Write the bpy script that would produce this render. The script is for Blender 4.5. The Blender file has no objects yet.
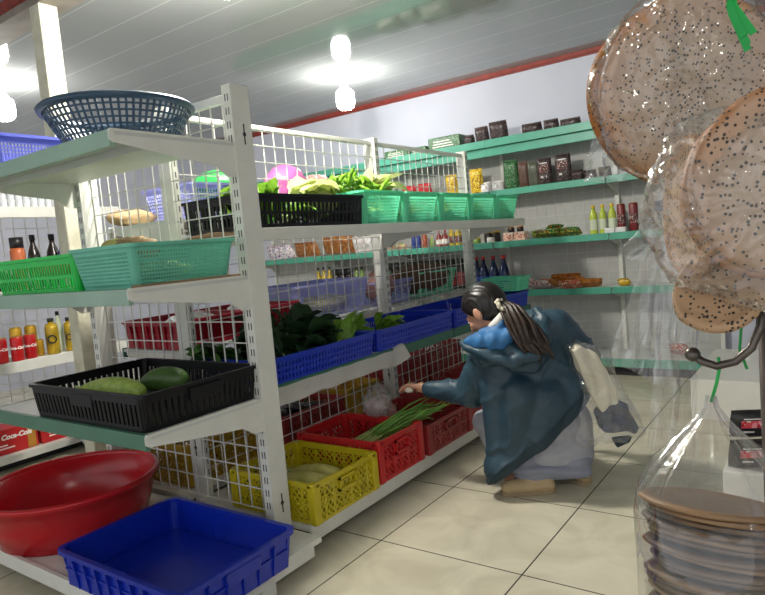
import bpy, bmesh, math, random
from mathutils import Vector as V, Matrix, noise as mnoise
random.seed(7)
SC = bpy.context.scene
C = SC.collection
PI = math.pi
sin, cos = math.sin, math.cos

# ------------------------------------------------------------------ materials
def lin(c):
    return tuple(((v/12.92) if v <= .04045 else ((v+.055)/1.055)**2.4) for v in c)
def hx(h):
    return lin(tuple(int(h[i:i+2], 16)/255 for i in (0, 2, 4)))
def nd(nt, t, **kw):
    n = nt.nodes.new(t)
    for k, v in kw.items():
        setattr(n, k, v)
    return n
def base(name):
    m = bpy.data.materials.new(name); m.use_nodes = True
    nt = m.node_tree; nt.nodes.clear()
    return m, nt, nd(nt, 'ShaderNodeOutputMaterial')
def mat(name, h, rough=.5, metal=0., var=.10, scale=12., bump=0., bscale=60., h2=None, translucent=0., spec=.5):
    m, nt, out = base(name); L = nt.links.new
    p = nd(nt, 'ShaderNodeBsdfPrincipled')
    p.inputs['Roughness'].default_value = rough; p.inputs['Metallic'].default_value = metal
    p.inputs['Specular IOR Level'].default_value = spec
    tc = nd(nt, 'ShaderNodeTexCoord')
    n = nd(nt, 'ShaderNodeTexNoise'); n.inputs['Scale'].default_value = scale; n.inputs['Detail'].default_value = 4
    L(tc.outputs['Object'], n.inputs['Vector'])
    r = nd(nt, 'ShaderNodeValToRGB'); c = hx(h)
    lo = hx(h2) if h2 else tuple(max(0, v*(1-var)) for v in c)
    r.color_ramp.elements[0].position = .35; r.color_ramp.elements[1].position = .65
    r.color_ramp.elements[0].color = lo+(1,); r.color_ramp.elements[1].color = c+(1,)
    L(n.outputs['Fac'], r.inputs['Fac']); L(r.outputs['Color'], p.inputs['Base Color'])
    if bump:
        b = nd(nt, 'ShaderNodeTexNoise'); b.inputs['Scale'].default_value = bscale
        L(tc.outputs['Object'], b.inputs['Vector'])
        bp = nd(nt, 'ShaderNodeBump'); bp.inputs['Strength'].default_value = bump; bp.inputs['Distance'].default_value = .01
        L(b.outputs['Fac'], bp.inputs['Height']); L(bp.outputs['Normal'], p.inputs['Normal'])
    s = p.outputs[0]
    if translucent:
        t = nd(nt, 'ShaderNodeBsdfTranslucent'); L(r.outputs['Color'], t.inputs['Color'])
        mx = nd(nt, 'ShaderNodeMixShader'); mx.inputs[0].default_value = translucent
        L(s, mx.inputs[1]); L(t.outputs[0], mx.inputs[2]); s = mx.outputs[0]
    L(s, out.inputs[0]); return m
def film(name, haze=.05, gl=.12, rough=.08, tint='ffffff', bump=.25):
    m, nt, out = base(name); L = nt.links.new
    tr = nd(nt, 'ShaderNodeBsdfTransparent'); tr.inputs[0].default_value = hx(tint)+(1,)
    df = nd(nt, 'ShaderNodeBsdfDiffuse'); df.inputs[0].default_value = (.8, .8, .8, 1)
    g = nd(nt, 'ShaderNodeBsdfGlossy'); g.inputs['Roughness'].default_value = rough
    tc = nd(nt, 'ShaderNodeTexCoord'); n = nd(nt, 'ShaderNodeTexNoise'); n.inputs['Scale'].default_value = 20; n.inputs['Distortion'].default_value = 2.2
    L(tc.outputs['Object'], n.inputs['Vector'])
    b = nd(nt, 'ShaderNodeBump'); b.inputs['Strength'].default_value = bump; b.inputs['Distance'].default_value = .012
    L(n.outputs['Fac'], b.inputs['Height']); L(b.outputs['Normal'], g.inputs['Normal'])
    lw = nd(nt, 'ShaderNodeLayerWeight'); lw.inputs['Blend'].default_value = .35
    mr = nd(nt, 'ShaderNodeMapRange'); mr.inputs['To Min'].default_value = gl*.45; mr.inputs['To Max'].default_value = min(1, gl*3)
    L(lw.outputs['Facing'], mr.inputs['Value'])
    m1 = nd(nt, 'ShaderNodeMixShader'); m1.inputs[0].default_value = haze
    L(tr.outputs[0], m1.inputs[1]); L(df.outputs[0], m1.inputs[2])
    m2 = nd(nt, 'ShaderNodeMixShader'); L(mr.outputs[0], m2.inputs[0]); L(m1.outputs[0], m2.inputs[1]); L(g.outputs[0], m2.inputs[2])
    L(m2.outputs[0], out.inputs[0]); return m
def emis(name, col, s):
    m, nt, out = base(name)
    e = nd(nt, 'ShaderNodeEmission'); e.inputs[0].default_value = col+(1,); e.inputs[1].default_value = s
    nt.links.new(e.outputs[0], out.inputs[0]); return m

def floor_mat():
    m, nt, out = base('floor_tiles'); L = nt.links.new
    p = nd(nt, 'ShaderNodeBsdfPrincipled'); tc = nd(nt, 'ShaderNodeTexCoord')
    sx = nd(nt, 'ShaderNodeSeparateXYZ'); L(tc.outputs['Object'], sx.inputs[0])
    def line(sock, off):
        a = nd(nt, 'ShaderNodeMath', operation='SUBTRACT'); a.inputs[1].default_value = off; L(sock, a.inputs[0])
        b = nd(nt, 'ShaderNodeMath', operation='PINGPONG'); b.inputs[1].default_value = .3; L(a.outputs[0], b.inputs[0])
        c = nd(nt, 'ShaderNodeMath', operation='LESS_THAN'); c.inputs[1].default_value = .0028; L(b.outputs[0], c.inputs[0]); return c
    lx, ly = line(sx.outputs[0], -.908), line(sx.outputs[1], 1.945)
    mx = nd(nt, 'ShaderNodeMath', operation='MAXIMUM'); L(lx.outputs[0], mx.inputs[0]); L(ly.outputs[0], mx.inputs[1])
    n = nd(nt, 'ShaderNodeTexNoise'); n.inputs['Scale'].default_value = 3.2; n.inputs['Detail'].default_value = 8; n.inputs['Distortion'].default_value = 1.6
    L(tc.outputs['Object'], n.inputs['Vector'])
    r = nd(nt, 'ShaderNodeValToRGB'); r.color_ramp.elements[0].position = .3; r.color_ramp.elements[1].position = .7
    r.color_ramp.elements[0].color = hx('c2bba4')+(1,); r.color_ramp.elements[1].color = hx('dcd6c0')+(1,)
    L(n.outputs['Fac'], r.inputs['Fac'])
    c = nd(nt, 'ShaderNodeMixRGB'); L(mx.outputs[0], c.inputs[0]); L(r.outputs[0], c.inputs[1]); c.inputs[2].default_value = hx('4a463e')+(1,)
    L(c.outputs[0], p.inputs['Base Color']); p.inputs['Roughness'].default_value = .22
    L(p.outputs[0], out.inputs[0]); return m
def ceil_mat():
    m, nt, out = base('ceiling_panels'); L = nt.links.new
    p = nd(nt, 'ShaderNodeBsdfPrincipled'); tc = nd(nt, 'ShaderNodeTexCoord')
    sx = nd(nt, 'ShaderNodeSeparateXYZ'); L(tc.outputs['Object'], sx.inputs[0])
    b = nd(nt, 'ShaderNodeMath', operation='PINGPONG'); b.inputs[1].default_value = .15; L(sx.outputs[1], b.inputs[0])
    c = nd(nt, 'ShaderNodeMath', operation='LESS_THAN'); c.inputs[1].default_value = .004; L(b.outputs[0], c.inputs[0])
    n = nd(nt, 'ShaderNodeTexNoise'); n.inputs['Scale'].default_value = 1.1; L(tc.outputs['Object'], n.inputs['Vector'])
    r = nd(nt, 'ShaderNodeValToRGB'); r.color_ramp.elements[0].color = hx('8f9391')+(1,); r.color_ramp.elements[1].color = hx('9ca09f')+(1,)
    L(n.outputs['Fac'], r.inputs['Fac'])
    x = nd(nt, 'ShaderNodeMixRGB'); L(c.outputs[0], x.inputs[0]); L(r.outputs[0], x.inputs[1]); x.inputs[2].default_value = hx('b4b8b6')+(1,)
    L(x.outputs[0], p.inputs['Base Color']); p.inputs['Roughness'].default_value = .05
    p.inputs['Specular IOR Level'].default_value = .75
    L(p.outputs[0], out.inputs[0]); return m
def bread_mat(name, light, crust, R, seeds=True):
    m, nt, out = base(name); L = nt.links.new
    p = nd(nt, 'ShaderNodeBsdfPrincipled'); tc = nd(nt, 'ShaderNodeTexCoord')
    n = nd(nt, 'ShaderNodeTexNoise'); n.inputs['Scale'].default_value = 14; n.inputs['Detail'].default_value = 6
    L(tc.outputs['Object'], n.inputs['Vector'])
    # radial distance: the crust browns towards the rim of the loaf
    vm = nd(nt, 'ShaderNodeVectorMath', operation='MULTIPLY'); vm.inputs[1].default_value = (1, 1, 0); L(tc.outputs['Object'], vm.inputs[0])
    ln = nd(nt, 'ShaderNodeVectorMath', operation='LENGTH'); L(vm.outputs[0], ln.inputs[0])
    ad = nd(nt, 'ShaderNodeMath', operation='MULTIPLY_ADD'); ad.inputs[1].default_value = 1/R; L(ln.outputs['Value'], ad.inputs[0])
    m2 = nd(nt, 'ShaderNodeMath', operation='MULTIPLY_ADD'); m2.inputs[1].default_value = .5; m2.inputs[2].default_value = -.25; L(n.outputs['Fac'], m2.inputs[0])
    L(m2.outputs[0], ad.inputs[2])
    r = nd(nt, 'ShaderNodeValToRGB'); e = r.color_ramp.elements
    e[0].position = .55; e[0].color = hx(light)+(1,); e[1].position = 1.0; e[1].color = hx(crust)+(1,)
    q = r.color_ramp.elements.new(.88); q.color = tuple((a*.6+b*.4) for a, b in zip(hx(light), hx(crust)))+(1,)
    L(ad.outputs[0], r.inputs['Fac']); col = r.outputs['Color']
    if seeds:
        vo = nd(nt, 'ShaderNodeTexVoronoi'); vo.inputs['Scale'].default_value = 215; L(tc.outputs['Object'], vo.inputs['Vector'])
        lt = nd(nt, 'ShaderNodeMath', operation='LESS_THAN'); lt.inputs[1].default_value = .40; L(vo.outputs['Distance'], lt.inputs[0])
        n2 = nd(nt, 'ShaderNodeTexNoise'); n2.inputs['Scale'].default_value = 11; n2.inputs['Detail'].default_value = 3; L(tc.outputs['Object'], n2.inputs['Vector'])
        sp = nd(nt, 'ShaderNodeSeparateXYZ'); L(vo.outputs['Color'], sp.inputs[0])
        s2 = nd(nt, 'ShaderNodeMath', operation='MULTIPLY'); s2.inputs[1].default_value = .78; L(n2.outputs['Fac'], s2.inputs[0])
        g2 = nd(nt, 'ShaderNodeMath', operation='LESS_THAN'); L(sp.outputs[0], g2.inputs[0]); L(s2.outputs[0], g2.inputs[1])
        an = nd(nt, 'ShaderNodeMath', operation='MULTIPLY'); L(lt.outputs[0], an.inputs[0]); L(g2.outputs[0], an.inputs[1])
        x = nd(nt, 'ShaderNodeMixRGB'); L(an.outputs[0], x.inputs[0]); L(col, x.inputs[1]); x.inputs[2].default_value = hx('2e2722')+(1,)
        col = x.outputs[0]
    L(col, p.inputs['Base Color']); p.inputs['Roughness'].default_value = .55
    bp = nd(nt, 'ShaderNodeBump'); bp.inputs['Strength'].default_value = .5; bp.inputs['Distance'].default_value = .01
    L(n.outputs['Fac'], bp.inputs['Height']); L(bp.outputs['Normal'], p.inputs['Normal'])
    L(p.outputs[0], out.inputs[0]); return m
def print_mat(name, ground, inks, scale=40., rough=.35):
    """packaging print: patches of several inks over a ground colour"""
    m, nt, out = base(name); L = nt.links.new
    p = nd(nt, 'ShaderNodeBsdfPrincipled'); tc = nd(nt, 'ShaderNodeTexCoord')
    vo = nd(nt, 'ShaderNodeTexVoronoi'); vo.inputs['Scale'].default_value = scale; L(tc.outputs['Object'], vo.inputs['Vector'])
    sp = nd(nt, 'ShaderNodeSeparateXYZ'); L(vo.outputs['Color'], sp.inputs[0])
    r = nd(nt, 'ShaderNodeValToRGB'); r.color_ramp.interpolation = 'CONSTANT'
    cols = [ground]+list(inks); k = len(inks)
    e = r.color_ramp.elements; e[0].position = 0; e[0].color = hx(ground)+(1,)
    e[1].position = .5; e[1].color = hx(inks[0])+(1,)
    for i in range(1, k):
        q = r.color_ramp.elements.new(.5+.5*i/k); q.color = hx(inks[i])+(1,)
    L(sp.outputs[0], r.inputs['Fac']); L(r.outputs['Color'], p.inputs['Base Color']); p.inputs['Roughness'].default_value = rough
    L(p.outputs[0], out.inputs[0]); return m

M = dict(
 white=mat('white_painted_steel', 'dcdcd4', .38, var=.05), greenedge=mat('green_shelf_edge', '4a9c84', .4, var=.08),
 edge_grey=mat('sheen_pale_green_edge', '8fae9b', .35, var=.12, scale=6), edge_dark=mat('dark_green_edge', '2f6a56', .4, var=.1), edge_low=mat('mid_green_edge', '4b7a63', .4, var=.15, scale=6),  # edge_grey has reflected light painted into the green; edge_low is a darker green
 deck=mat('shelf_deck', 'c9cdc8', .45, var=.06), wire=mat('wire_white', 'd8d8d2', .4, var=.03), slot=mat('slot_dark', '2b2c30', .7),
 grey=mat('grey_panel', 'b9b9b5', .6, var=.05), column=mat('column_plaster', 'cfccb6', .7, var=.12, bump=.3, bscale=25, h2='b9b69f'),
 wall=mat('wall_paint', 'c6c9d6', .75, var=.04, scale=3), red_trim=mat('red_wood', '93392f', .5, var=.3, scale=18),
 beam=mat('beam_grey', '8d857b', .7, var=.15), black=mat('black_plastic', '0c0d11', .42, var=.2, spec=.3),
 navy=mat('navy_plastic', '23415a', .35, var=.1), lav=mat('lavender_plastic', '6a74d6', .4, var=.08, translucent=.3),
 lav2=mat('pale_lavender_plastic', 'c3c6f2', .35, var=.08, translucent=.5),
 mint=mat('mint_plastic', '83f2cb', .35, var=.08, translucent=.35), mint2=mat('sea_green_plastic', '7fd6bc', .35, var=.08, translucent=.3),
 green=mat('bright_green_plastic', '12c64c', .35, var=.1), blue=mat('blue_plastic', '1434b8', .35, var=.12),
 tray=mat('deep_blue_plastic', '0a2aa8', .3, var=.1), red=mat('red_plastic', 'bf1420', .25, var=.08), crim=mat('crimson_plastic', 'a01226', .35, var=.1),
 brick=mat('faded_red_plastic', '9c2b2c', .45, var=.12), bright_red=mat('bright_red_plastic', 'c21f22', .4, var=.1),
 yellow=mat('yellow_plastic', 'bfae14', .38, var=.1), ochre=mat('ochre_plastic', 'b08d1c', .45, var=.1),
 bulbbase=mat('lamp_white', 'd8dcdc', .4, var=.02), chrome=mat('dark_metal', '6a625c', .35, .8, var=.3), pole=mat('rusty_pole', '5c534c', .55, .5, var=.35, scale=30),
 skin=mat('skin', 'c08d72', .5, var=.06), hair=mat('black_hair', '1c1613', .38, var=.5, scale=40, h2='120e0c'), hair2=mat('brown_hair', '3b2a22', .42, var=.4, scale=60, h2='21170f'),
 jacket=mat('navy_jacket_cloth', '2a4554', .45, var=.15, scale=16, bump=.12, bscale=30), hem=mat('dark_hem_cloth', '1b323f', .6, var=.1),
 lining=mat('blue_lining_cloth', '2f6da3', .6, var=.1), skirt=mat('grey_skirt_cloth', 'a3a4ac', .8, var=.08, scale=30, bump=.1, bscale=80),
 skirt2=mat('grey_blue_cloth', '8b8f9d', .8, var=.08), clog=mat('tan_clog', 'b79f78', .6, var=.12), sole=mat('clog_sole', 'a08d6c', .7), cream=mat('cream_cloth', 'ddd6bf', .8, var=.08, bump=.2, bscale=30),
 darkcloth=mat('dark_blue_cloth', '474f63', .85, var=.25, scale=40), shirt=mat('white_shirt', 'e6e3dc', .7, var=.03), lip=mat('lip', '9a5048', .5), dark=mat('dark_brown', '221a17', .5),
 film=film('clear_film', .045, .17, .05, bump=.14), film2=film('clear_film_soft', .11, .22, .07, bump=.12), wet=film('milky_film', .16, .12, .2), sheet=mat('white_plastic_sheet', 'd9d6cf', .25, var=.06, bump=.5, bscale=14, translucent=.3),
 twine=mat('green_twine', '19a44a', .45, var=.1), bread=bread_mat('seeded_bread', 'b39d87', 'a56c34', .142), bread2=bread_mat('golden_bread', 'ab8a69', 'a2652b', .105), bread5=bread_mat('speckled_bread', 'ae9985', '9c6433', .108), bread3=bread_mat('brown_bread', '4d3f33', '6b543d', .08, False),
 bread4=bread_mat('tan_bread', '6b5744', '8a6c4c', .08, False),
 leafd=mat('dark_leaf', '2c4a2b', .45, var=.35, scale=30, translucent=.3), leafl=mat('light_leaf', '84b33c', .5, var=.3, scale=30, translucent=.3), leafm=mat('mid_leaf', '4f8434', .5, var=.3, scale=30, translucent=.3),
 chili=mat('green_chili', '7fae2c', .35, var=.25, scale=30), chili2=mat('pale_chili', 'a9c44c', .35, var=.2, scale=30), stem=mat('pale_stem', 'b9c987', .5, var=.15),
 onion=mat('spring_onion_leaf', '6b9a3c', .45, var=.25), onionw=mat('spring_onion_base', 'a9bb6e', .5, var=.1), gourd=mat('light_green_gourd', 'b4cb68', .4, var=.15, scale=40, h2='8fae4a'), gourdd=mat('green_gourd', '4c6d34', .4, var=.2, scale=40),
 cabbage=mat('pale_cabbage', 'dbe39c', .5, var=.12, translucent=.35), sprout=mat('pale_sprout', 'b6cf78', .5, var=.3, scale=50, h2='86b95c'), squash=mat('pale_yellow_squash', 'cfc47e', .5, var=.2, h2='a4a64e'), potato=mat('tan_tuber', 'a98d64', .6, var=.25, bump=.3), sack=mat('brown_sack', '8e7458', .8, var=.25, bump=.4, bscale=90),
 aub=mat('dark_aubergine', '2f2530', .3, var=.2), pink=mat('pink_bag', 'c765a4', .35, var=.2, translucent=.1), gbag=mat('green_bag', '2f9a4c', .3, var=.25, translucent=.1), tuber=mat('brown_ginger', '6b4e3a', .7, var=.3, bump=.4), pinkroot=mat('pinkish_bag', 'b5837c', .5, var=.25),
 garlic=mat('garlic', 'e3dccb', .55, var=.1), card=mat('cardboard', '9a7f60', .8, var=.15),
 canred=mat('can_red', 'b3161b', .3, var=.05), cangold=mat('can_gold', 'c39a2f', .28, .4, var=.15), canlid=mat('can_lid', 'b8a25a', .3, .7), txt=mat('white_ink', 'efe9e2', .5, var=.02), boxred=mat('carton_red', 'b81f22', .5, var=.08), boxgold=mat('carton_gold', 'b8822c', .5, var=.15), gold=mat('gold_pouch', 'c7a327', .3, .1, var=.25, h2='8d7a18'),
 capblack=mat('cap_black', '202022', .4), capred=mat('cap_red', 'b3302c', .4), capyellow=mat('cap_yellow', 'e2b81e', .4), vine=mat('dark_blue_glass', '1a2b52', .12, var=.3), label=mat('blue_label', '33569a', .5, var=.15), lime=mat('lime_drink', 'b5c544', .2, var=.15), clearb=mat('pale_glass', 'c9d3b8', .2, var=.05),
 sauce=mat('sauce_orange', 'a9563a', .3, var=.2), sauceg=mat('sauce_green', '7d9a44', .3, var=.2), saucer=mat('sauce_red', '9c3a36', .3, var=.2), darkjar=mat('dark_jar', '2a201d', .25, var=.2), inkblue=mat('ink_blue', '27408a', .3, var=.2), oil=mat('yellow_oil', 'c3a722', .25, var=.15), redcan=mat('tin_brown_red', '7a2a2a', .35, var=.2),
 pk_green=print_mat('green_packet', '2a5530', ['3d7040', '173f1f', '6b9467'], 130), pk_dark=print_mat('dark_packet', '33282a', ['4a393a', '1d1617', '6d5c58'], 130), pk_purple=print_mat('purple_white_packet', 'd9d3dc', ['6b4f93', 'a35a34', 'f0ece8'], 70), pk_orange=print_mat('orange_brown_packet', '9a622e', ['8a5526', 'b57d42', '6d3f1a'], 60),
 pk_white=print_mat('white_packet', 'd6d3d1', ['f0efee', 'b9b4b2', 'cfc4c2'], 30), pk_pink=print_mat('pink_white_packet', 'd8c6c6', ['b75a6b', '6b4a63', 'f0e8e4'], 100), pk_snack=print_mat('snack_brown', 'b0722e', ['c98a3e', '8d4f1c', 'a5602a'], 70), pk_red=print_mat('red_packet', 'b03a2e', ['d8906a', '8d201c', 'e7d8b8'], 110),
 pk_gr=print_mat('green_red_packet', '2f7a3a', ['b53326', 'd9d84a', '1f5428'], 100), pk_box=print_mat('red_white_carton', 'd9b9a2', ['b5452f', 'e9ded0', 'c98262'], 90), pk_coffee=print_mat('brown_label', '4a2025', ['8d3b40', '30161a', 'cbb6a6'], 160), pk_yel=print_mat('yellow_packet', 'd6b321', ['e9d25a', '7a4a2a', 'c99a1a'], 110), pk_misc=print_mat('mixed_packet', 'b9b2a0', ['b0402f', '4f8a4a', 'd8c14a'], 100), pk_blue=print_mat('blue_packet', '9cc0dd', ['d8e4ee', '4c86b8', 'eef2f5'], 40), wrap=print_mat('clear_wrapped', 'c9cdd2', ['f0f2f4', '8f979f', 'dfe3e6'], 30),
 brownpk=mat('brown_packet', '5b4034', .4, var=.2), greenpk=mat('olive_packet', '55584a', .35, var=.25), orangej=mat('orange_jar', 'c4683a', .4, var=.1), platform=mat('white_tile_platform', 'dcdad2', .35, var=.04), burg=mat('red_dish', 'b0222b', .4),
 pk_red2=print_mat('red_white_label', 'd24a55', ['f0e6e6', 'b01f2e', 'e58f97'], 70),
 socket=mat('socket_dark', '3a4a6a', .4),
)
M['floor'] = floor_mat(); M['ceil'] = ceil_mat()
M['bulb'] = emis('lamp_glow', (1, .97, .92), 72.); M['bulb_strong'] = emis('strong_lamp_glow', (1, .95, .86), 300.)

# ------------------------------------------------------------------ mesh builder
class MB:
    def __init__(s): s.v, s.f = [], []
    def add(s, vs, fs):
        o = len(s.v); s.v += [tuple(v) for v in vs]; s.f += [tuple(i+o for i in f) for f in fs]; return s
    def hexa(s, p):   # 8 corners: bottom 0-3, top 4-7
        return s.add(p, [(3, 2, 1, 0), (4, 5, 6, 7), (0, 1, 5, 4), (1, 2, 6, 5), (2, 3, 7, 6), (3, 0, 4, 7)])
    def box(s, x0, x1, y0, y1, z0, z1):
        return s.hexa([(x0, y0, z0), (x1, y0, z0), (x1, y1, z0), (x0, y1, z0), (x0, y0, z1), (x1, y0, z1), (x1, y1, z1), (x0, y1, z1)])
    def bar(s, p, q, w, t, n):
        p, q, n = V(p), V(q), V(n).normalized(); d = q-p
        if d.length < 1e-6: return s
        k = d.cross(n)
        if k.length < 1e-6: k = d.orthogonal()
        k = k.normalized()*w/2; n = n*t/2
        return s.hexa([p-k-n, p+k-n, p+k+n, p-k+n, q-k-n, q+k-n, q+k+n, q-k+n])
    def tube(s, pts, r, seg=8, cap=True):
        pts = [V(p) for p in pts]; n = len(pts); rs = r if isinstance(r, (list, tuple)) else [r]*n
        vs, fs = [], []; a = None
        for i, p in enumerate(pts):
            d = (pts[min(i+1, n-1)]-pts[max(i-1, 0)]).normalized()
            if a is None: a = d.orthogonal().normalized()
            a = (a-d*a.dot(d)); a = a.normalized() if a.length > 1e-6 else d.orthogonal().normalized()
            b = d.cross(a)
            vs += [p+(a*cos(2*PI*k/seg)+b*sin(2*PI*k/seg))*rs[i] for k in range(seg)]
        for i in range(n-1):
            for k in range(seg):
                k2 = (k+1) % seg
                fs.append((i*seg+k, i*seg+k2, (i+1)*seg+k2, (i+1)*seg+k))
        if cap:
            fs.append(tuple(reversed(range(seg)))); fs.append(tuple((n-1)*seg+k for k in range(seg)))
        return s.add(vs, fs)
    def lathe(s, prof, seg=24, c=(0, 0, 0), axis=None, cap=True):
        n = len(prof); vs, fs = [], []
        for r, z in prof:
            vs += [V((r*cos(2*PI*k/seg), r*sin(2*PI*k/seg), z)) for k in range(seg)]
        if axis is not None:
            q = V((0, 0, 1)).rotation_difference(V(axis).normalized()); vs = [q @ v for v in vs]
        vs = [v+V(c) for v in vs]
        for i in range(n-1):
            for k in range(seg):
                k2 = (k+1) % seg
                fs.append((i*seg+k, i*seg+k2, (i+1)*seg+k2, (i+1)*seg+k))
        if cap:
            fs.append(tuple(reversed(range(seg)))); fs.append(tuple((n-1)*seg+k for k in range(seg)))
        return s.add(vs, fs)
    def ell(s, c, r, ax=None, seg=20, ring=12):
        c = V(c); ax = ax or (V((1, 0, 0)), V((0, 1, 0)), V((0, 0, 1)))
        vs, fs = [], []
        for i in range(ring+1):
            th = PI*i/ring
            for k in range(seg):
                ph = 2*PI*k/seg
                vs.append(c+ax[0]*(r[0]*sin(th)*cos(ph))+ax[1]*(r[1]*sin(th)*sin(ph))+ax[2]*(r[2]*-cos(th)))
        for i in range(ring):
            for k in range(seg):
                k2 = (k+1) % seg
                fs.append((i*seg+k, i*seg+k2, (i+1)*seg+k2, (i+1)*seg+k))
        return s.add(vs, fs)
    def cap(s, p, q, r1, r2, seg=16):
        p, q = V(p), V(q); d = (q-p).normalized(); pts, rs = [], []
        for k in range(5):
            a = PI/2*(1-k/4); pts.append(p-d*(r1*sin(a))); rs.append(max(1e-4, r1*cos(a)))
        for k in range(1, 4): pts.append(p.lerp(q, k/4)); rs.append(r1+(r2-r1)*k/4)
        for k in range(5):
            a = PI/2*k/4; pts.append(q+d*(r2*sin(a))); rs.append(max(1e-4, r2*cos(a)))
        return s.tube(pts, rs, seg)
    def chain(s, pts, rs, seg=16):
        for i in range(len(pts)-1): s.cap(pts[i], pts[i+1], rs[i], rs[i+1], seg)
        return s
    def prism(s, poly, depth, ax=(V((1, 0, 0)), V((0, 0, 1)), V((0, 1, 0))), o=(0, 0, 0)):
        n = len(poly); o = V(o)
        a = [o+ax[0]*x+ax[1]*y-ax[2]*(depth/2) for x, y in poly]; b = [p+ax[2]*depth for p in a]
        return s.add(a+b, [tuple(range(n)), tuple(reversed(range(n, 2*n)))]+[(i, i+n, (i+1) % n+n, (i+1) % n) for i in range(n)])
    def mesh(s, name):
        me = bpy.data.meshes.new(name); me.from_pydata(s.v, [], s.f); me.update()
        bm = bmesh.new(); bm.from_mesh(me); bmesh.ops.recalc_face_normals(bm, faces=bm.faces); bm.to_mesh(me); bm.free()
        return me
    def build(s, name, m, parent=None, smooth=False, bevel=0., sub=0, org=None):
        if org is not None:
            o = V(org); s.v = [tuple(V(v)-o) for v in s.v]
        return link(name, s.mesh(name), m, parent, smooth, bevel, sub)
def build2(name, mb, mb2, m1, m2, parent=None, org=None, smooth=False):
    n = len(mb.f); mb.add(mb2.v, mb2.f); ob = mb.build(name, m1, parent, smooth, org=org)
    ob.data.materials.append(M[m2] if isinstance(m2, str) else m2)
    ob.data.polygons.foreach_set('material_index', [0]*n+[1]*(len(mb.f)-n)); return ob
def link(name, me, m, parent=None, smooth=False, bevel=0., sub=0):
    ob = bpy.data.objects.new(name, me); C.objects.link(ob)
    me.materials.clear(); me.materials.append(M[m] if isinstance(m, str) else m)
    if parent: ob.parent = parent
    if smooth: me.polygons.foreach_set('use_smooth', [True]*len(me.polygons))
    if bevel:
        b = ob.modifiers.new('bevel', 'BEVEL'); b.width = bevel; b.segments = 2; b.limit_method = 'ANGLE'
    if sub:
        b = ob.modifiers.new('subdivide', 'SUBSURF'); b.levels = sub; b.render_levels = sub
    return ob
def tag(o, label, cat, group=None, kind=None):
    o['label'] = label; o['category'] = cat
    if group: o['group'] = group
    if kind: o['kind'] = kind
    return o
def thing(name, label, cat, loc=(0, 0, 0), rz=0., group=None):
    o = bpy.data.objects.new(name, None); C.objects.link(o); o.empty_display_size = .05
    o.location = loc; o.rotation_euler = (0, 0, rz); return tag(o, label, cat, group)
def struct(o): o['kind'] = 'structure'; return o
def dup(root, loc, rz=0., label=None, rot=None, s=None, group=None):
    r = root.copy(); C.objects.link(r); r.location = loc; r.rotation_euler = rot or (0, 0, rz)
    if s: r.scale = (s, s, s) if isinstance(s, (int, float)) else s
    if label: r['label'] = label
    if group: r['group'] = group
    for ch in list(root.children):
        c = ch.copy(); C.objects.link(c); c.parent = r
        for g in ch.children:
            d = g.copy(); C.objects.link(d); d.parent = c
    return r
def evalmesh(mb, voxel, smooth=6, fac=.5):
    me = mb.mesh('tmp'); ob = bpy.data.objects.new('tmp', me); C.objects.link(ob)
    r = ob.modifiers.new('r', 'REMESH'); r.mode = 'VOXEL'; r.voxel_size = voxel
    if smooth:
        q = ob.modifiers.new('s', 'SMOOTH'); q.factor = fac; q.iterations = smooth
    dg = bpy.context.evaluated_depsgraph_get(); dg.update()
    out = bpy.data.meshes.new_from_object(ob.evaluated_get(dg), depsgraph=dg)
    bpy.data.objects.remove(ob); return out
def displace(me, fn):
    nor = [v.normal.copy() for v in me.vertices]
    for v, n in zip(me.vertices, nor): v.co += n*fn(v.co)
    me.update(); return me
def cutmesh(me, co, no, keep='outer', fill=True):
    bm = bmesh.new(); bm.from_mesh(me)
    r = bmesh.ops.bisect_plane(bm, geom=bm.verts[:]+bm.edges[:]+bm.faces[:], plane_co=co, plane_no=no, clear_inner=(keep == 'outer'), clear_outer=(keep == 'inner'))
    if fill:
        ed = [e for e in r['geom_cut'] if isinstance(e, bmesh.types.BMEdge)]
        bmesh.ops.holes_fill(bm, edges=ed)
    bm.to_mesh(me); bm.free(); return me
def textmesh(s, size, depth=.0008, shear=0., bold=0.):
    cu = bpy.data.curves.new('t', 'FONT'); cu.body = s; cu.size = size; cu.extrude = depth; cu.shear = shear; cu.align_x = 'CENTER'; cu.align_y = 'CENTER'; cu.offset = bold
    ob = bpy.data.objects.new('t', cu); C.objects.link(ob); dg = bpy.context.evaluated_depsgraph_get(); dg.update()
    me = bpy.data.meshes.new_from_object(ob.evaluated_get(dg), depsgraph=dg); bpy.data.objects.remove(ob); return me

# ------------------------------------------------------------------ room
ZC = 2.65
struct(MB().box(-7.2, 3.0, -2.2, 5.6, -.06, 0).build('floor', 'floor'))
struct(MB().box(-7.2, 3.0, -2.2, 5.6, ZC, ZC+.06).build('ceiling', 'ceil'))
struct(MB().box(-7.2, 3.0, 5.52, 5.6, 0, ZC).build('wall_back', 'wall'))
struct(MB().box(-7.2, -7.12, -2.2, 5.52, 0, ZC).build('wall_left', 'wall'))
struct(MB().box(2.92, 3.0, -2.2, 5.52, 0, ZC).build('wall_right', 'wall'))
tr = MB(); tr.box(-7.1, 2.9, 5.485, 5.52, ZC-.032, ZC); tr.box(-7.1, 2.9, 5.50, 5.52, ZC-.045, ZC-.032)
struct(tr.build('trim_1', 'red_trim'))
bm_ = MB(); bm_.box(-7.1, -2.75, 1.79, 1.95, ZC-.085, ZC); struct(bm_.build('trim_2', 'beam'))
struct(MB().box(-7.1, -2.75, 1.765, 1.79, ZC-.045, ZC).build('trim_3', 'red_trim'))
co = MB(); co.box(-3.385, -3.285, 1.79, 1.89, 0, ZC-.085); c_ = co.build('column', 'column', bevel=.006); struct(c_)

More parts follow.
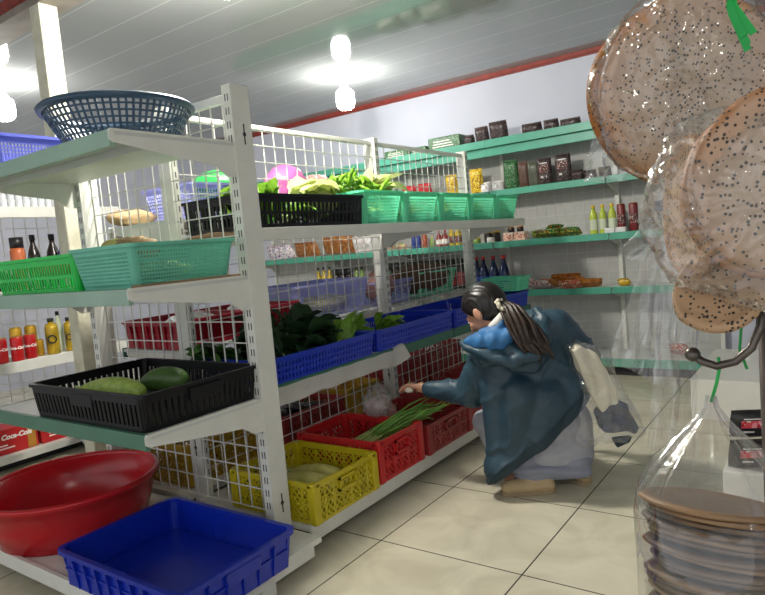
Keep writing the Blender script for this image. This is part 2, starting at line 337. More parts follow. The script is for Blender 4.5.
# ------------------------------------------------------------------ shelving
def slots(mb, x, y, z0, z1, face, w=.0045, gap=.014, pitch=.05, ln=.026):
    """pairs of punched slots up a post; face = '-y' or '+x'"""
    z = z0
    while z < z1:
        for k in (-1, 1):
            if face == '-y': mb.box(x+k*gap/2-w/2, x+k*gap/2+w/2, y-.0008, y+.004, z, z+ln)
            else: mb.box(x-.004, x+.0008, y+k*gap/2-w/2, y+k*gap/2+w/2, z, z+ln)
        z += pitch
def keyhole(mb, x, y, z, face='+x'):
    if face == '+x':
        mb.box(x-.004, x+.0009, y-.003, y+.003, z-.038, z+.038)
        mb.lathe([(.0085, 0), (.0085, .0049)], 12, (x-.004, y, z), (1, 0, 0))
    else:
        mb.box(x-.003, x+.003, y-.0009, y+.004, z-.038, z+.038)
        mb.lathe([(.0085, 0), (.0085, .0049)], 12, (x, y+.004, z), (0, -1, 0))
def mesh_x(mb, x0, x1, y, z0, z1, dx=.07, dz=.085, r=.0021):
    n = max(1, round((x1-x0)/dx)); k = max(1, round((z1-z0)/dz))
    for i in range(n+1):
        x = x0+(x1-x0)*i/n; mb.bar((x, y, z0), (x, y, z1), 2*r, 2*r, (0, 1, 0))
    for j in range(k+1):
        z = z0+(z1-z0)*j/k; mb.bar((x0, y-.003, z), (x1, y-.003, z), 2*r, 2*r, (0, 1, 0))
def mesh_y(mb, y0, y1, x, z0, z1, dy=.08, dz=.085, r=.0021):
    n = max(1, round((y1-y0)/dy)); k = max(1, round((z1-z0)/dz))
    for i in range(n+1):
        y = y0+(y1-y0)*i/n; mb.bar((x, y, z0), (x, y, z1), 2*r, 2*r, (1, 0, 0))
    for j in range(k+1):
        z = z0+(z1-z0)*j/k; mb.bar((x+.003, y0, z), (x+.003, y1, z), 2*r, 2*r, (1, 0, 0))
def bracket_poly(d, h0=.036, h1=.075, h2=.125):
    return [(0, 0), (d, 0), (d, -h0+.008), (d-.012, -h0), (d*.42, -h1), (d*.2, -h1-.012), (d*.09, -h2), (0, -h2)]

# --- end shelf unit facing the camera
EX0, EX1, EY0, EY1 = -2.90, -1.78, 1.64, 1.73
root = thing('end_shelf', 'white slotted-post shelf unit across the end of the vegetable gondola, holding bowls and trays', 'shelf', (-2.33, 1.66, 0))
og = (-2.33, 1.66, 0)
for x in (EX0, EX1-.045):
    sl = MB(); slots(sl, x+.0225, EY0, .2, 1.76, '-y')
    for z in (.21, 1.63): keyhole(sl, x+.045, (EY0+EY1)/2+.005, z)
    build2('post', MB().box(x, x+.045, EY0, EY1, .0, 1.81), sl, 'white', 'slot', root, og)
ms = MB(); mesh_x(ms, EX0+.05, EX1-.05, EY0+.06, .16, 1.77); ms.build('wire_panel', 'wire', root, org=og)
MB().box(EX0+.045, EX1-.045, EY0+.045, EY0+.075, 1.765, 1.795).build('top_rail', 'white', root, bevel=.003, org=og)
for zt in (1.597, 1.105, .637):
    sh = MB(); sh.box(EX0+.005, EX1-.005, 1.16, 1.64, zt-.014, zt); sh.box(EX0+.03, EX1-.03, 1.30, 1.33, zt-.04, zt-.014)
    s_ = sh.build('shelf', 'deck', root, org=og)
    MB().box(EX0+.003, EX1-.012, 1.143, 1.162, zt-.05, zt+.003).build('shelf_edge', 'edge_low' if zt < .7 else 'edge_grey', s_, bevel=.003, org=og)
    for x in (EX0+.012, EX1-.008):
        b = MB(); b.prism(bracket_poly(.50), .005, (V((0, -1, 0)), V((0, 0, 1)), V((1, 0, 0))), (x, 1.64, zt-.001)); b.box(x-.006, x+.006, 1.145, 1.62, zt-.004, zt+.004)
        b.build('bracket', 'white', root, org=og)
d_ = MB(); d_.box(-3.05, -1.60, 1.06, 1.70, .085, .105); dk = d_.build('base_deck', 'white', root, org=og)
MB().box(-3.05, -1.60, 1.04, 1.06, .055, .112).build('base_edge', 'white', dk, bevel=.003, org=og)
for x in (-3.03, -1.625):
    MB().box(x-.02, x+.02, 1.08, 1.66, .045, .085).build('base_arm', 'white', dk, org=og)
for x in (-3.02, -1.64):
    MB().box(x-.03, x+.03, 1.40, 1.46, 0, .045).build('foot', 'white', dk, org=og)

# --- double-sided gondola
GX = -2.40; PY = (1.80, 3.36, 4.58); og = (GX, 3.2, 0)
root = thing('gondola_shelf', 'long double-sided white wire-backed gondola loaded with vegetable crates, running towards the back wall', 'shelf', og)
for y in PY:
    sl = MB(); slots(sl, GX+.04, y, .2, 1.82, '+x'); keyhole(sl, GX, y-.02, .33, '-y')
    build2('post', MB().box(GX-.04, GX+.04, y-.02, y+.02, 0, 1.86), sl, 'white', 'slot', root, og)
for a, b in ((PY[0], PY[1]), (PY[1], PY[2])):
    ms = MB(); mesh_y(ms, a+.03, b-.03, GX+.02, .14, 1.82); ms.build('wire_panel', 'wire', root, org=og)
    MB().box(GX-.012, GX+.018, a+.02, b-.02, 1.815, 1.84).build('top_rail', 'white', root, bevel=.003, org=og)
    for sgn, levels in ((1, (1.285, .63)), (-1, (1.375, .77))):
        for zt in levels:
            dep = .485 if sgn > 0 else .52
            x0, x1 = sorted((GX+sgn*.04, GX+sgn*dep))
            s_ = MB().box(x0, x1, a+.005, b-.005, zt-.014, zt).build('shelf', 'deck', root, org=og)
            xe = GX+sgn*dep; e0, e1 = sorted((xe, xe+sgn*.014))
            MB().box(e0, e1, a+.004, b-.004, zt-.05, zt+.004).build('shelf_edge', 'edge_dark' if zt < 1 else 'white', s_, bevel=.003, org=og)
            for y in (a+.02, b-.012):
                q = MB(); q.prism(bracket_poly(dep-.04), .005, (V((sgn, 0, 0)), V((0, 0, 1)), V((0, 1, 0))), (GX+sgn*.04, y, zt-.002))
                q.build('bracket', 'white', s_, org=og)
    for sgn in (1, -1):
        x0, x1 = sorted((GX+sgn*.04, GX+sgn*.70)); ya = a-.06 if a == PY[0] else a+.002
        s_ = MB().box(x0, x1, ya, b-.002, .085, .108).build('base_deck', 'white', root, org=og)
        e0, e1 = sorted((GX+sgn*.70, GX+sgn*.718)); MB().box(e0, e1, ya, b-.002, .045, .116).build('base_edge', 'white', s_, bevel=.003, org=og)
        x0, x1 = sorted((GX+sgn*.05, GX+sgn*.66)); MB().box(x0, x1, b-.06, b-.02, 0, .085).build('base_arm', 'slot', s_, org=og)
    if a == PY[0]:
        MB().box(GX+.05, GX+.66, a+.02, a+.06, 0, .085).build('base_arm', 'slot', root, org=og)

# --- shelving along the back wall
XS = [-5.45, -4.45, -3.45, -2.45, -1.45, -.72]; og = (-3.2, 5.3, 0)
root = thing('wall_shelf', 'green-edged grey wall shelving along the back wall stocked with bottles and packets', 'shelf', og)
WZ = (1.56, 1.115, .685)
for i in range(len(XS)-1):
    a, b = XS[i], XS[i+1]
    MB().box(a, b, 5.485, 5.50, .1, 1.98).build('back_panel', 'grey', root, org=og)
    ms = MB(); mesh_x(ms, a+.03, b-.03, 5.481, .2, 1.9, .085, .085, .0016); ms.build('wire_panel', 'wire', root, org=og)
    for zt in WZ:
        s_ = MB().box(a+.004, b-.004, 5.16, 5.485, zt-.014, zt).build('shelf', 'deck', root, org=og)
        MB().box(a+.004, b-.004, 5.145, 5.16, zt-.05, zt+.006).build('shelf_edge', 'greenedge', s_, bevel=.003, org=og)
    t_ = MB().box(a, b, 5.14, 5.5, 1.965, 1.985).build('top_board', 'greenedge', root, org=og)
    MB().box(a, b, 5.12, 5.14, 1.94, 2.005).build('top_edge', 'greenedge', t_, bevel=.003, org=og)
    MB().box(a, b, 5.15, 5.165, 1.865, 1.935).build('canopy_edge', 'greenedge', t_, bevel=.003, org=og)
    d_ = MB().box(a, b, 5.02, 5.49, .115, .135).build('base_deck', 'deck', root, org=og)
    MB().box(a, b, 5.0, 5.02, .075, .14).build('base_edge', 'greenedge', d_, bevel=.003, org=og)
    MB().box(a, b, 5.06, 5.08, 0, .115).build('under_base_dark', 'slot', d_, org=og)  # dark strip set back under the base edge
for x in XS:
    p = MB().box(x-.015, x+.015, 5.44, 5.485, 0, 1.965).build('post', 'white', root, org=og)
    for zt in WZ:
        q = MB(); q.prism(bracket_poly(.29), .004, (V((0, -1, 0)), V((0, 0, 1)), V((1, 0, 0))), (x, 5.45, zt-.015)); q.build('bracket', 'white', p, org=og)

# --- shelving of the next aisle, left
og = (-4.5, 2.0, 0); root = thing('aisle_shelf', 'white shelving of the next aisle with cans and bottles, behind the column at far left', 'shelf', og)
for a, b in ((.55, 1.55), (1.55, 2.62)):
    ms = MB(); mesh_y(ms, a+.02, b-.02, -4.58, .14, 1.75, .08, .08); ms.build('wire_panel', 'wire', root, org=og)
    for zt in (.655, 1.09, 1.60):
        s_ = MB().box(-4.56, -4.10, a+.003, b-.003, zt-.02, zt).build('shelf', 'white', root, org=og)
        MB().box(-4.10, -4.085, a+.003, b-.003, zt-.06, zt+.008).build('shelf_edge', 'white', s_, bevel=.003, org=og)
    d_ = MB().box(-4.58, -4.10, a+.003, b-.003, .075, .095).build('base_deck', 'white', root, org=og)
    MB().box(-4.10, -4.085, a+.003, b-.003, .06, .105).build('base_edge', 'white', d_, bevel=.003, org=og)
    MB().box(-4.22, -4.20, a+.003, b-.003, 0, .075).build('under_base_dark', 'slot', d_, org=og)  # dark sheet standing in for the shade of the open gap below
for y in (.55, 1.55, 2.62):
    p = MB().box(-4.64, -4.56, y-.02, y+.02, 0, 1.8).build('post', 'white', root, bevel=.003, org=og)

# --- white tiled platform on the right, small carton stand
struct(MB().box(-.71, 2.6, 4.0, 4.98, 0, .24).build('trim_4', 'platform', bevel=.004))
st = MB().box(-.34, .1, 2.42, 2.75, 0, .285).build('carton', 'platform', bevel=.004)
tag(st, 'plain white carton on the floor behind the rusty pole, carrying black and red packets', 'carton')

# ------------------------------------------------------------------ lamps
def lamp(label, x, y, first=None):
    if first: return dup(first, (x, y, ZC), 0, label)
    r = thing('ceiling_lamp', label, 'lamp', (x, y, ZC), 0)
    MB().lathe([(.055, 0), (.055, -.012), (.03, -.03)], 24).build('ceiling_rose', 'bulbbase', r, True)
    MB().lathe([(.024, -.03), (.024, -.07), (.04, -.11), (.048, -.13)], 20).build('socket', 'bulbbase', r, True)
    MB().lathe([(.048, -.13), (.072, -.15), (.078, -.18), (.078, -.24), (.07, -.275), (.045, -.295), (.002, -.302)], 28).build('bulb', 'bulb', r, True)
    return r
L0 = lamp('big lit bulb hanging from the ceiling above the gondola, in front of the red trim', -3.36, 4.39)
lamp('lit bulb on the ceiling at the left edge, left of the white column', -5.04, 2.38, L0)
L2 = lamp('lit bulb on the ceiling just above the near end of the gondola', -2.2, 2.08, L0)
for c_ in L2.children:
    if c_.name.startswith('bulb'): c_.data = c_.data.copy(); c_.data.materials[0] = M['bulb_strong']
lamp('added fill bulb on the ceiling, unseen behind the viewer, brightening the bread', 1.1, -.5, L0)  # extra bulb out of view, added to fill the bread fronts with light

# ------------------------------------------------------------------ baskets and crates
def rim_ring(mb, W, D, r, z, w, h, seg=5):
    """rounded rectangular ring, section w x h, bottom at z"""
    def path(a):
        pts = []; x, y = W/2+a, D/2+a; q = r+a
        for cx, cy, s0 in ((x-q, y-q, 0), (-x+q, y-q, 1), (-x+q, -y+q, 2), (x-q, -y+q, 3)):
            for k in range(seg+1):
                t = (s0+k/seg)*PI/2; pts.append((cx+q*cos(t), cy+q*sin(t)))
        return pts
    i_, o_ = path(0), path(w); n = len(i_); vs = []
    for p, zz in ((i_, z), (o_, z), (o_, z+h), (i_, z+h)): vs += [(x, y, zz) for x, y in p]
    fs = []
    for a in range(4):
        b = (a+1) % 4
        for k in range(n): fs.append((a*n+k, a*n+(k+1) % n, b*n+(k+1) % n, b*n+k))
    mb.add(vs, fs)
def walls(W, D, H, taper, r, style='grid', nx=20, ny=14, nz=6, bw=.006, bh=.006, th=.003, solid=(.1, .88), fill=None, handles=False):
    """lattice walls of a basket around its rounded rectangular base, floor at z=0"""
    mb = MB(); k0, k1 = .0, 1.
    def P(side, u, v):
        x, y = W/2-taper*(1-v), D/2-taper*(1-v)
        a, b = x-r, y-r
        if side == 0: return V((-a+2*a*u, -y, H*v))
        if side == 1: return V((x, -b+2*b*u, H*v))
        if side == 2: return V((a-2*a*u, y, H*v))
        return V((-x, b-2*b*u, H*v))
    N = [V((0, -1, 0)), V((1, 0, 0)), V((0, 1, 0)), V((-1, 0, 0))]
    for s in range(4):
        n = N[s]; m = nx if s % 2 == 0 else ny
        B = lambda u0, v0, u1, v1, w: mb.bar(P(s, u0, v0), P(s, u1, v1), w, th, n)
        lo, hi = solid
        if lo > 0: B(0, lo/2, 1, lo/2, lo*H)
        if hi < 1: B(0, (1+hi)/2, 1, (1+hi)/2, (1-hi)*H)
        if style == 'grid' or style == 'slots':
            for i in range(m+1): B(i/m, lo, i/m, hi, bw)
            for j in range(1, nz):
                v = lo+(hi-lo)*j/nz; B(0, v, 1, v, bh)
        elif style == 'diamond':
            for i in range(m+1):
                wide = (i % 2 == 0); B(i/m, lo, i/m, hi, bw*(2.4 if wide else 1.2))
            for i in range(m):
                for j in range(nz):
                    for q in range(2):
                        u0, u1 = (i+q/2)/m, (i+(q+1)/2)/m; v0 = lo+(hi-lo)*j/nz; v1 = lo+(hi-lo)*(j+1)/nz
                        B(u0, v0, u1, v1, bw); B(u0, v1, u1, v0, bw)
                if handles and m//2-1 <= i <= m//2: pass
            for j in range(1, nz):
                v = lo+(hi-lo)*j/nz
                if j == nz//2: B(0, v, 1, v, bh)
        elif style == 'solid':
            B(0, .5, 1, .5, H)
            for i in range(1, m):
                mb.bar(P(s, i/m, .02)+n*.006, P(s, i/m, .9)+n*.006, bw, .012, n)
            mb.bar(P(s, 0, .55)+n*.004, P(s, 1, .55)+n*.004, .006, .006, n)
        # rounded corner
        if r > 0:
            pts = []
            for k in range(5):
                t = k/4
                def Q(v):
                    x, y = W/2-taper*(1-v)-r, D/2-taper*(1-v)-r
                    cx, cy = [(x, -y), (x, y), (-x, y), (-x, -y)][s]
                    a = (-1+s+t)*PI/2
                    return V((cx+r*cos(a), cy+r*sin(a), H*v))
                pts.append((Q(0), Q(1)))
            for k in range(4):
                a0, a1 = pts[k]; b0, b1 = pts[k+1]; nn = (b0-a0).cross(a1-a0)
                if nn.length < 1e-9: continue
                nn.normalize(); e = nn*th/2
                mb.hexa([a0-e, b0-e, b0+e, a0+e, a1-e, b1-e, b1+e, a1+e])
    return mb
def basket(name, label, cat, loc, W, D, H, m, style='grid', rz=0, group=None, taper=.015, r=.02, rim=(.012, .012), base='solid', handle=None, **kw):
    t = thing(name, label, cat, loc, rz, group)
    walls(W, D, H, taper, r, style, **kw).build('basket_wall', m, t)
    rr = MB(); rim_ring(rr, W, D, r, H-.002, rim[0], rim[1]); rim_ring(rr, W-.01, D-.01, r, H-.002, .006, rim[1]); rr.build('rim', m, t)
    MB().box(-W/2+taper+r*.3, W/2-taper-r*.3, -D/2+taper+r*.3, D/2-taper-r*.3, 0.001, .006).build('base', m, t)
    if handle:   # grip plates on chosen sides
        for s in handle:
            hb = MB()
            if s in '-y+y':
                sg = -1 if s == '-y' else 1
                hb.box(-.07, .07, sg*D/2-.004, sg*D/2+.010, H*.55, H*.95)
            else:
                sg = -1 if s == '-x' else 1
                hb.box(sg*W/2-.004, sg*W/2+.010, -.07, .07, H*.55, H*.95)
            hb.build('handle', m, t, bevel=.003)
    return t
def crate(label, x0, x1, y0, y1, z, H, m, group=None, name='vegetable_crate', cat='crate', first=None):
    """stacking harvest crate with diamond lattice walls, corner posts and grips"""
    W, D = x1-x0, y1-y0; loc = ((x0+x1)/2, (y0+y1)/2, z)
    t = thing(name, label, cat, loc, 0, group)
    walls(W-.02, D-.02, H, .004, .006, 'diamond', nx=max(4, round(W/.062)), ny=max(4, round(D/.062)), nz=max(2, round(H/.042)), bw=.0055, bh=.007, th=.0045, solid=(.09, .86)).build('crate_wall', m, t)
    rr = MB(); rim_ring(rr, W-.022, D-.022, .008, H-.012, .011, .016); rr.build('rim', m, t)
    MB().box(-W/2+.012, W/2-.012, -D/2+.012, D/2-.012, .001, .008).build('base', m, t)
    for sx in (-1, 1):
        for sy in (-1, 1):
            c = MB(); cx, cy = sx*(W/2-.02), sy*(D/2-.02); c.box(cx-.02, cx+.02, cy-.02, cy+.02, 0.002, H+.003)
            c.build('corner_post', m, t, bevel=.006)
    for sx in (-1, 1):
        h = MB(); x = sx*(W/2-.006)
        h.box(x-.007, x+.007, -.055, .055, H*.80, H*.86); h.box(x-.007, x+.007, -.055, .055, H*.52, H*.58)
        for y in (-.055, .049): h.box(x-.007, x+.007, y, y+.008, H*.52, H*.86)
        h.box(x+sx*.0045, x+sx*.008, -.05, .05, H*.58, H*.80) if False else None
        h.build('handle', m, t)
    return t

# end shelf, top: navy colander and lavender basket
t = thing('colander', 'big round navy plastic colander on the top shelf of the end unit', 'colander', (-2.145, 1.42, 1.600))
R0, R1, HH = .17, .258, .140
b = MB(); nr, nm = 7, 66
def bowl(u, a): r = R0+(R1-R0)*u**.8; return V((r*cos(a), r*sin(a), .006+HH*u))
for i in range(nm):
    a = 2*PI*i/nm
    for j in range(nr):
        p, q = bowl(j/nr, a), bowl((j+1)/nr, a); b.bar(p, q, .0085, .004, V((cos(a), sin(a), -.3)))
for j in range(1, nr):
    for i in range(nm):
        a, a2 = 2*PI*i/nm, 2*PI*(i+1)/nm; b.bar(bowl(j/nr, a), bowl(j/nr, a2), .007, .004, V((cos(a), sin(a), -.3)))
b.build('bowl_wall', 'navy', t)
MB().lathe([(R1-.012, HH), (R1+.012, HH), (R1+.018, HH+.012), (R1+.010, HH+.022), (R1-.010, HH+.018), (R1-.012, HH)], 72, cap=False).build('rim', 'navy', t, True)
MB().lathe([(.001, .004), (R0, .004), (R0+.004, .03), (R0-.002, .03), (R0-.004, .008), (.001, .008)], 48, cap=False).build('base', 'navy', t)
basket('basket', 'lavender-blue plastic basket at the left end of the top shelf, beside the navy colander', 'basket', (-2.86, 1.36, 1.598), .46, .34, .13, 'lav', nx=30, ny=22, nz=7, bw=.0055, bh=.0055, solid=(.06, .80))
# end shelf, middle
basket('basket', 'bright green slotted basket on the middle shelf of the end unit', 'basket', (-2.50, 1.40, 1.106), .62, .40, .125, 'green', 'slots', nx=30, ny=20, nz=2, bw=.008, bh=.012, solid=(.1, .8))
basket('basket', 'sea-green fine-mesh basket on the middle shelf, nearest the front corner of the end unit', 'basket', (-1.995, 1.40, 1.106), .36, .43, .135, 'mint2', nx=30, ny=34, nz=9, bw=.005, bh=.006, taper=.022, solid=(.05, .87))
tag(MB().box(-1.855, -1.80, 1.20, 1.62, 1.106, 1.116).build('cardboard_strip', 'card', bevel=.002), 'folded brown cardboard strip lying under the edge of the sea-green basket', 'cardboard')
# end shelf, low: black tray crate with gourds
t = basket('tray_crate', 'low black slotted tray crate holding green gourds, on the lowest end shelf', 'crate', (-2.165, 1.405, .638), .72, .50, .118, 'black', 'slots', nx=26, ny=18, nz=1, bw=.015, bh=.01, th=.006, solid=(.16, .80), taper=.012, r=.022, handle=('+x', '-y'))
# base: red tub and blue tray
t = thing('washtub', 'wide round red plastic tub on the end unit base, left of the blue tray', 'tub', (-2.66, 1.33, .106))
rt_ = .345
MB().lathe([(.001, .008), (.275, .008), (.285, .012), (.315, .11), (rt_-.012, .195), (rt_+.004, .203), (rt_+.010, .196), (rt_+.006, .186), (rt_-.006, .184), (.318, .10), (.288, .002), (.001, 0)], 64, cap=False).build('tub_body', 'red', t, True)
MB().lathe([(rt_-.010, .192), (rt_+.006, .192), (rt_+.014, .198), (rt_+.012, .207), (rt_, .211), (rt_-.010, .206), (rt_-.010, .192)], 64, cap=False).build('rim', 'red', t, True)
t = basket('tray', 'empty deep blue plastic tray in the near foreground beside the red tub', 'tray', (-1.882, 1.272, .106), .665, .475, .112, 'tray', 'solid', nx=9, ny=6, bw=.006, taper=.012, r=.03, rim=(.014, .014), handle=('+x',), th=.004)

# gondola right side, top: black crate and mint baskets
basket('tray_crate', 'long black slotted crate of greens on the top shelf of the gondola, nearest the post', 'crate', (-2.125, 2.19, 1.287), .40, .79, .135, 'black', 'slots', nx=14, ny=26, nz=2, bw=.013, bh=.012, th=.006, solid=(.14, .82), taper=.008)
tag(MB().box(-2.30, -1.93, 1.87, 2.57, 1.2855, 1.2868).build('mat', 'sack'), 'worn brown woven mat under the black crate on the top shelf', 'mat')
ML = ['mint-green mesh basket right beside the black crate on the top shelf', 'second mint-green mesh basket from the black crate, heaped with chilies at its back', 'middle one of the five mint-green mesh baskets in the row', 'fourth mint-green mesh basket from the black crate, before the last', 'mint-green mesh basket at the far right end of the top shelf']
m0 = None
for i in range(5):
    y = 2.785+.394*i
    if m0 is None: m0 = basket('basket', ML[0], 'basket', (-2.115, y, 1.287), .37, .375, .165, 'mint', nx=24, ny=24, nz=9, bw=.0034, bh=.0034, taper=.03, r=.03, solid=(.04, .9), group='mint baskets on the top shelf')
    else: dup(m0, (-2.115, y, 1.287), 0, ML[i])
# gondola right side, middle: blue baskets
BL = ['blue slotted basket of dark leafy greens, right behind the near post', 'blue slotted basket with a few light greens, middle of the row', 'blue slotted basket beside the head of the crouching person', 'blue slotted basket at the far end of the row, behind the person']
b0 = None
for i, (ya, yb) in enumerate(((1.775, 2.555), (2.575, 3.365), (3.385, 4.0), (4.02, 4.55))):
    b0 = basket('basket', BL[i], 'basket', (-2.10, (ya+yb)/2, .632), .40, yb-ya-.02, .105, 'blue', 'slots', nx=16, ny=round((yb-ya)/.024), nz=3, bw=.013, bh=.01, th=.005, taper=.010, r=.02, solid=(.12, .84), group='blue baskets on the middle shelf')
basket('basket', 'pale mint translucent basket on the middle shelf beyond the person', 'basket', (-2.02, 4.42, .76), .30, .22, .09, 'mint', nx=18, ny=14, nz=5, bw=.005, bh=.005)
# gondola right base row
crate('yellow lattice crate at the near end of the base shelf, by the white post', -2.14, -1.655, 1.74, 2.165, .11, .165, 'yellow')
crate('bright red lattice crate with spring onions, second from the post', -2.16, -1.665, 2.19, 2.565, .11, .192, 'bright_red')
crate('faded red lattice crate under the reaching hand, third from the post', -2.14, -1.66, 2.60, 3.07, .11, .155, 'brick')
crate('faded red lattice crate beyond the arm of the person, fourth from the post', -2.14, -1.68, 3.09, 3.55, .11, .17, 'brick')
crate('dark red lattice crate at the far end of the base shelf, behind the person', -2.14, -1.70, 3.60, 4.05, .11, .19, 'brick')
# gondola left side base row (seen through the wire)
crate('ochre lattice crate on the far side of the gondola, seen through the end wire panel', -2.98, -2.50, 1.80, 2.25, .11, .20, 'ochre')
crate('dark red lattice crate of aubergines behind the wire panel', -2.94, -2.47, 2.42, 2.95, .11, .17, 'brick')
crate('ochre lattice crate behind the wire panel, right of the aubergines', -2.94, -2.47, 2.99, 3.33, .11, .19, 'ochre')
crate('dark red lattice crate behind the wire panel, beyond the second post', -2.94, -2.47, 3.42, 3.92, .11, .26, 'brick')
crate('dark red lattice crate behind the wire panel at the far end of the gondola', -2.94, -2.47, 3.96, 4.46, .11, .26, 'brick')
# gondola left side middle shelf
basket('basket', 'crimson solid basket behind the end wire panel, left of the slotted post', 'basket', (-2.70, 2.02, .772), .46, .40, .125, 'crim', 'solid', nx=9, ny=8, bw=.006, th=.005)
basket('basket', 'crimson solid basket beside the lavender one, seen right of the near post', 'basket', (-2.70, 2.44, .772), .46, .38, .125, 'crim', 'solid', nx=9, ny=8, bw=.006, th=.005)
basket('basket', 'pale lavender mesh basket on the far side of the gondola, before the second post', 'basket', (-2.70, 3.00, .772), .42, .66, .20, 'lav2', nx=20, ny=34, nz=8, bw=.0035, bh=.0035, taper=.03, solid=(.05, .7))
basket('basket', 'pale lavender basket behind the wire, just beyond the second post', 'basket', (-2.70, 3.64, .772), .42, .46, .15, 'lav2', nx=20, ny=24, nz=6, bw=.005, bh=.005, taper=.03)
basket('basket', 'sea-green basket behind the wire at the far end of the gondola', 'basket', (-2.70, 4.24, .772), .42, .56, .17, 'mint', nx=20, ny=26, nz=6, bw=.005, bh=.005, taper=.03)
# gondola left side top shelf
basket('basket', 'lavender mesh basket on the far side of the gondola top shelf', 'basket', (-2.70, 2.26, 1.377), .40, .52, .17, 'lav2', nx=20, ny=28, nz=8, bw=.005, bh=.005, taper=.03)
basket('basket', 'sea-green basket of wrapped produce behind the black crate on the top shelf', 'basket', (-2.66, 3.00, 1.377), .38, .50, .13, 'mint', nx=20, ny=24, nz=8, bw=.005, bh=.005, taper=.03)

# ------------------------------------------------------------------ vegetables
def rv(a, b): return random.uniform(a, b)
def gourd(label, loc, ln, r, m, rz, group=None, neck=.55):
    t = thing('gourd', label, 'gourd', loc, rz, group)
    pts, rs = [], []
    for k in range(15):
        u = k/14; pts.append((ln*(u-.5), .02*ln*sin(u*PI*1.5), r+.012*sin(u*PI)))
        rs.append(max(.003, r*(neck+(1-neck)*u)*(sin(PI*min(1, max(.0, u*.94+.03)))**.38)))
    MB().tube(pts, rs, 18).build('fruit', m, t, True)
    MB().tube([(-ln*.5+.004, 0, r), (-ln*.5-.025, .004, r+.012)], [.008, .006], 8).build('stem', 'stem', t, True)
    return t
gourd('pale green long gourd lying at the front of the low black tray', (-2.27, 1.33, .660), .34, .052, 'gourd', .18)
gourd('small dark green gourd at the back of the low black tray', (-2.17, 1.50, .655), .19, .056, 'gourdd', .5, neck=.8)
gourd('thin green gourd half hidden at the left of the low black tray', (-2.40, 1.42, .648), .20, .030, 'gourdd', -.25)
def leafmb(mb, base, dirv, ln, wd, bend, up=V((0, 0, 1)), roll=0.):
    d = V(dirv).normalized(); side = d.cross(up); side = side.normalized() if side.length > 1e-4 else V((1, 0, 0))
    nrm = side.cross(d).normalized(); side = side*cos(roll)+nrm*sin(roll); nrm = side.cross(d).normalized()
    vs, fs = [], []; n = 6
    for i in range(n+1):
        u = i/n; c = V(base)+d*(ln*u)+nrm*(bend*sin(u*PI*.8))-V((0, 0, 1))*abs(bend)*u*u*1.2
        w = wd*(sin(PI*(u*.88+.1))**.7); rip = .12*wd*sin(i*2.4)
        vs += [c-side*w+nrm*(w*.35+rip), c, c+side*w+nrm*(w*.35-rip)]
    for i in range(n):
        for k in (0, 1): fs.append((3*i+k, 3*i+k+1, 3*i+k+4, 3*i+k+3))
    mb.add(vs, fs)
def bunch(label, loc, m, ln=.2, n=14, wd=.035, rz=0., group=None, spread=.9, lift=.5):
    t = thing('leafy_greens', label, 'greens', loc, rz, group); lf = MB(); st = MB()
    for i in range(n):
        a = rv(-spread, spread); e = rv(.05, lift); d = V((cos(a)*cos(e), sin(a)*cos(e), sin(e)))
        b0 = V((-.05, rv(-.02, .02), rv(.012, .04))); b1 = b0+d*rv(.03, .08)
        st.tube([b0, b1], [.004, .003], 5); leafmb(lf, b1, d, rv(.7, 1)*ln, rv(.7, 1.1)*wd, rv(.01, .05), roll=rv(-.7, .7))
    lf.build('leaves', m, t, True); st.build('stems', 'stem', t, True); return t
g1 = bunch('bunch of dark leafy greens in the blue basket behind the near post', (-2.12, 2.12, .665), 'leafd', .20, 26, .05, 1.1, 'dark greens in the near blue basket', 1.5, 1.0)
for i, (x, y, z, r) in enumerate(((-2.20, 1.93, .67, -.4), (-2.03, 2.02, .66, 2.6), (-2.20, 2.26, .69, .2), (-2.05, 2.30, .68, 3.5), (-2.17, 2.08, .72, 2.2), (-2.08, 2.20, .73, 1.7), (-2.2, 2.4, .67, 2.6))):
    dup(g1, (x, y, z), r)
g2 = bunch('bunch of fresh light green leaves at the far end of the near blue basket', (-2.16, 2.44, .675), 'leafl', .16, 22, .035, .3, None, 1.4, .9)
dup(g2, (-2.05, 2.47, .67), 2.4, 'light green leafy bunch at the corner where two blue baskets meet')
g3 = dup(g2, (-2.18, 2.72, .65), 1.4, 'light green leafy bunch lying in the second blue basket, toward the post')
dup(g2, (-2.10, 2.90, .65), .2, 'light green leafy bunch lying loose in the middle of the second blue basket', s=.9)
g4 = bunch('mid green bunch behind the end wire, above the low black tray', (-2.22, 1.80, .66), 'leafm', .15, 18, .04, -.6, None, 1.3, .8)
# top shelf: chillies, cabbage, lettuce
cab = thing('cabbage', 'pale pointed cabbage lying in the black crate on the top shelf', 'cabbage', (-2.05, 2.36, 1.36))
c_ = MB(); c_.ell((0, 0, .045), (.085, .14, .075)); c_.build('head', 'cabbage', cab, True)
lf = MB()
for k in range(7): leafmb(lf, (rv(-.05, .05), -.12, .05+.012*k), (rv(-.2, .2), 1, .12), .22, .055, .03, roll=rv(-.4, .4))
lf.build('outer_leaves', 'cabbage', cab, True)
let = bunch('pale yellow-green lettuce at the back of the second mint basket', (-2.17, 3.05, 1.43), 'cabbage', .17, 16, .05, 1.2, None, 1.2, 1.2)
for i, (x, y, r) in enumerate(((-2.1, 1.90, .6), (-2.2, 2.08, 1.9), (-2.06, 2.08, -1.0))):
    if i == 0: k0 = bunch('light green leafy bunch in the long black crate on the top shelf', (x, y, 1.33), 'leafl', .15, 20, .03, r, 'greens in the long black crate', 1.4, .9)
    else: dup(k0, (x, y, 1.33), r)
bunch('dark leafy bunch under the cabbage in the long black crate', (-2.12, 2.25, 1.31), 'leafm', .16, 22, .035, 2.0, None, 1.5, .7)
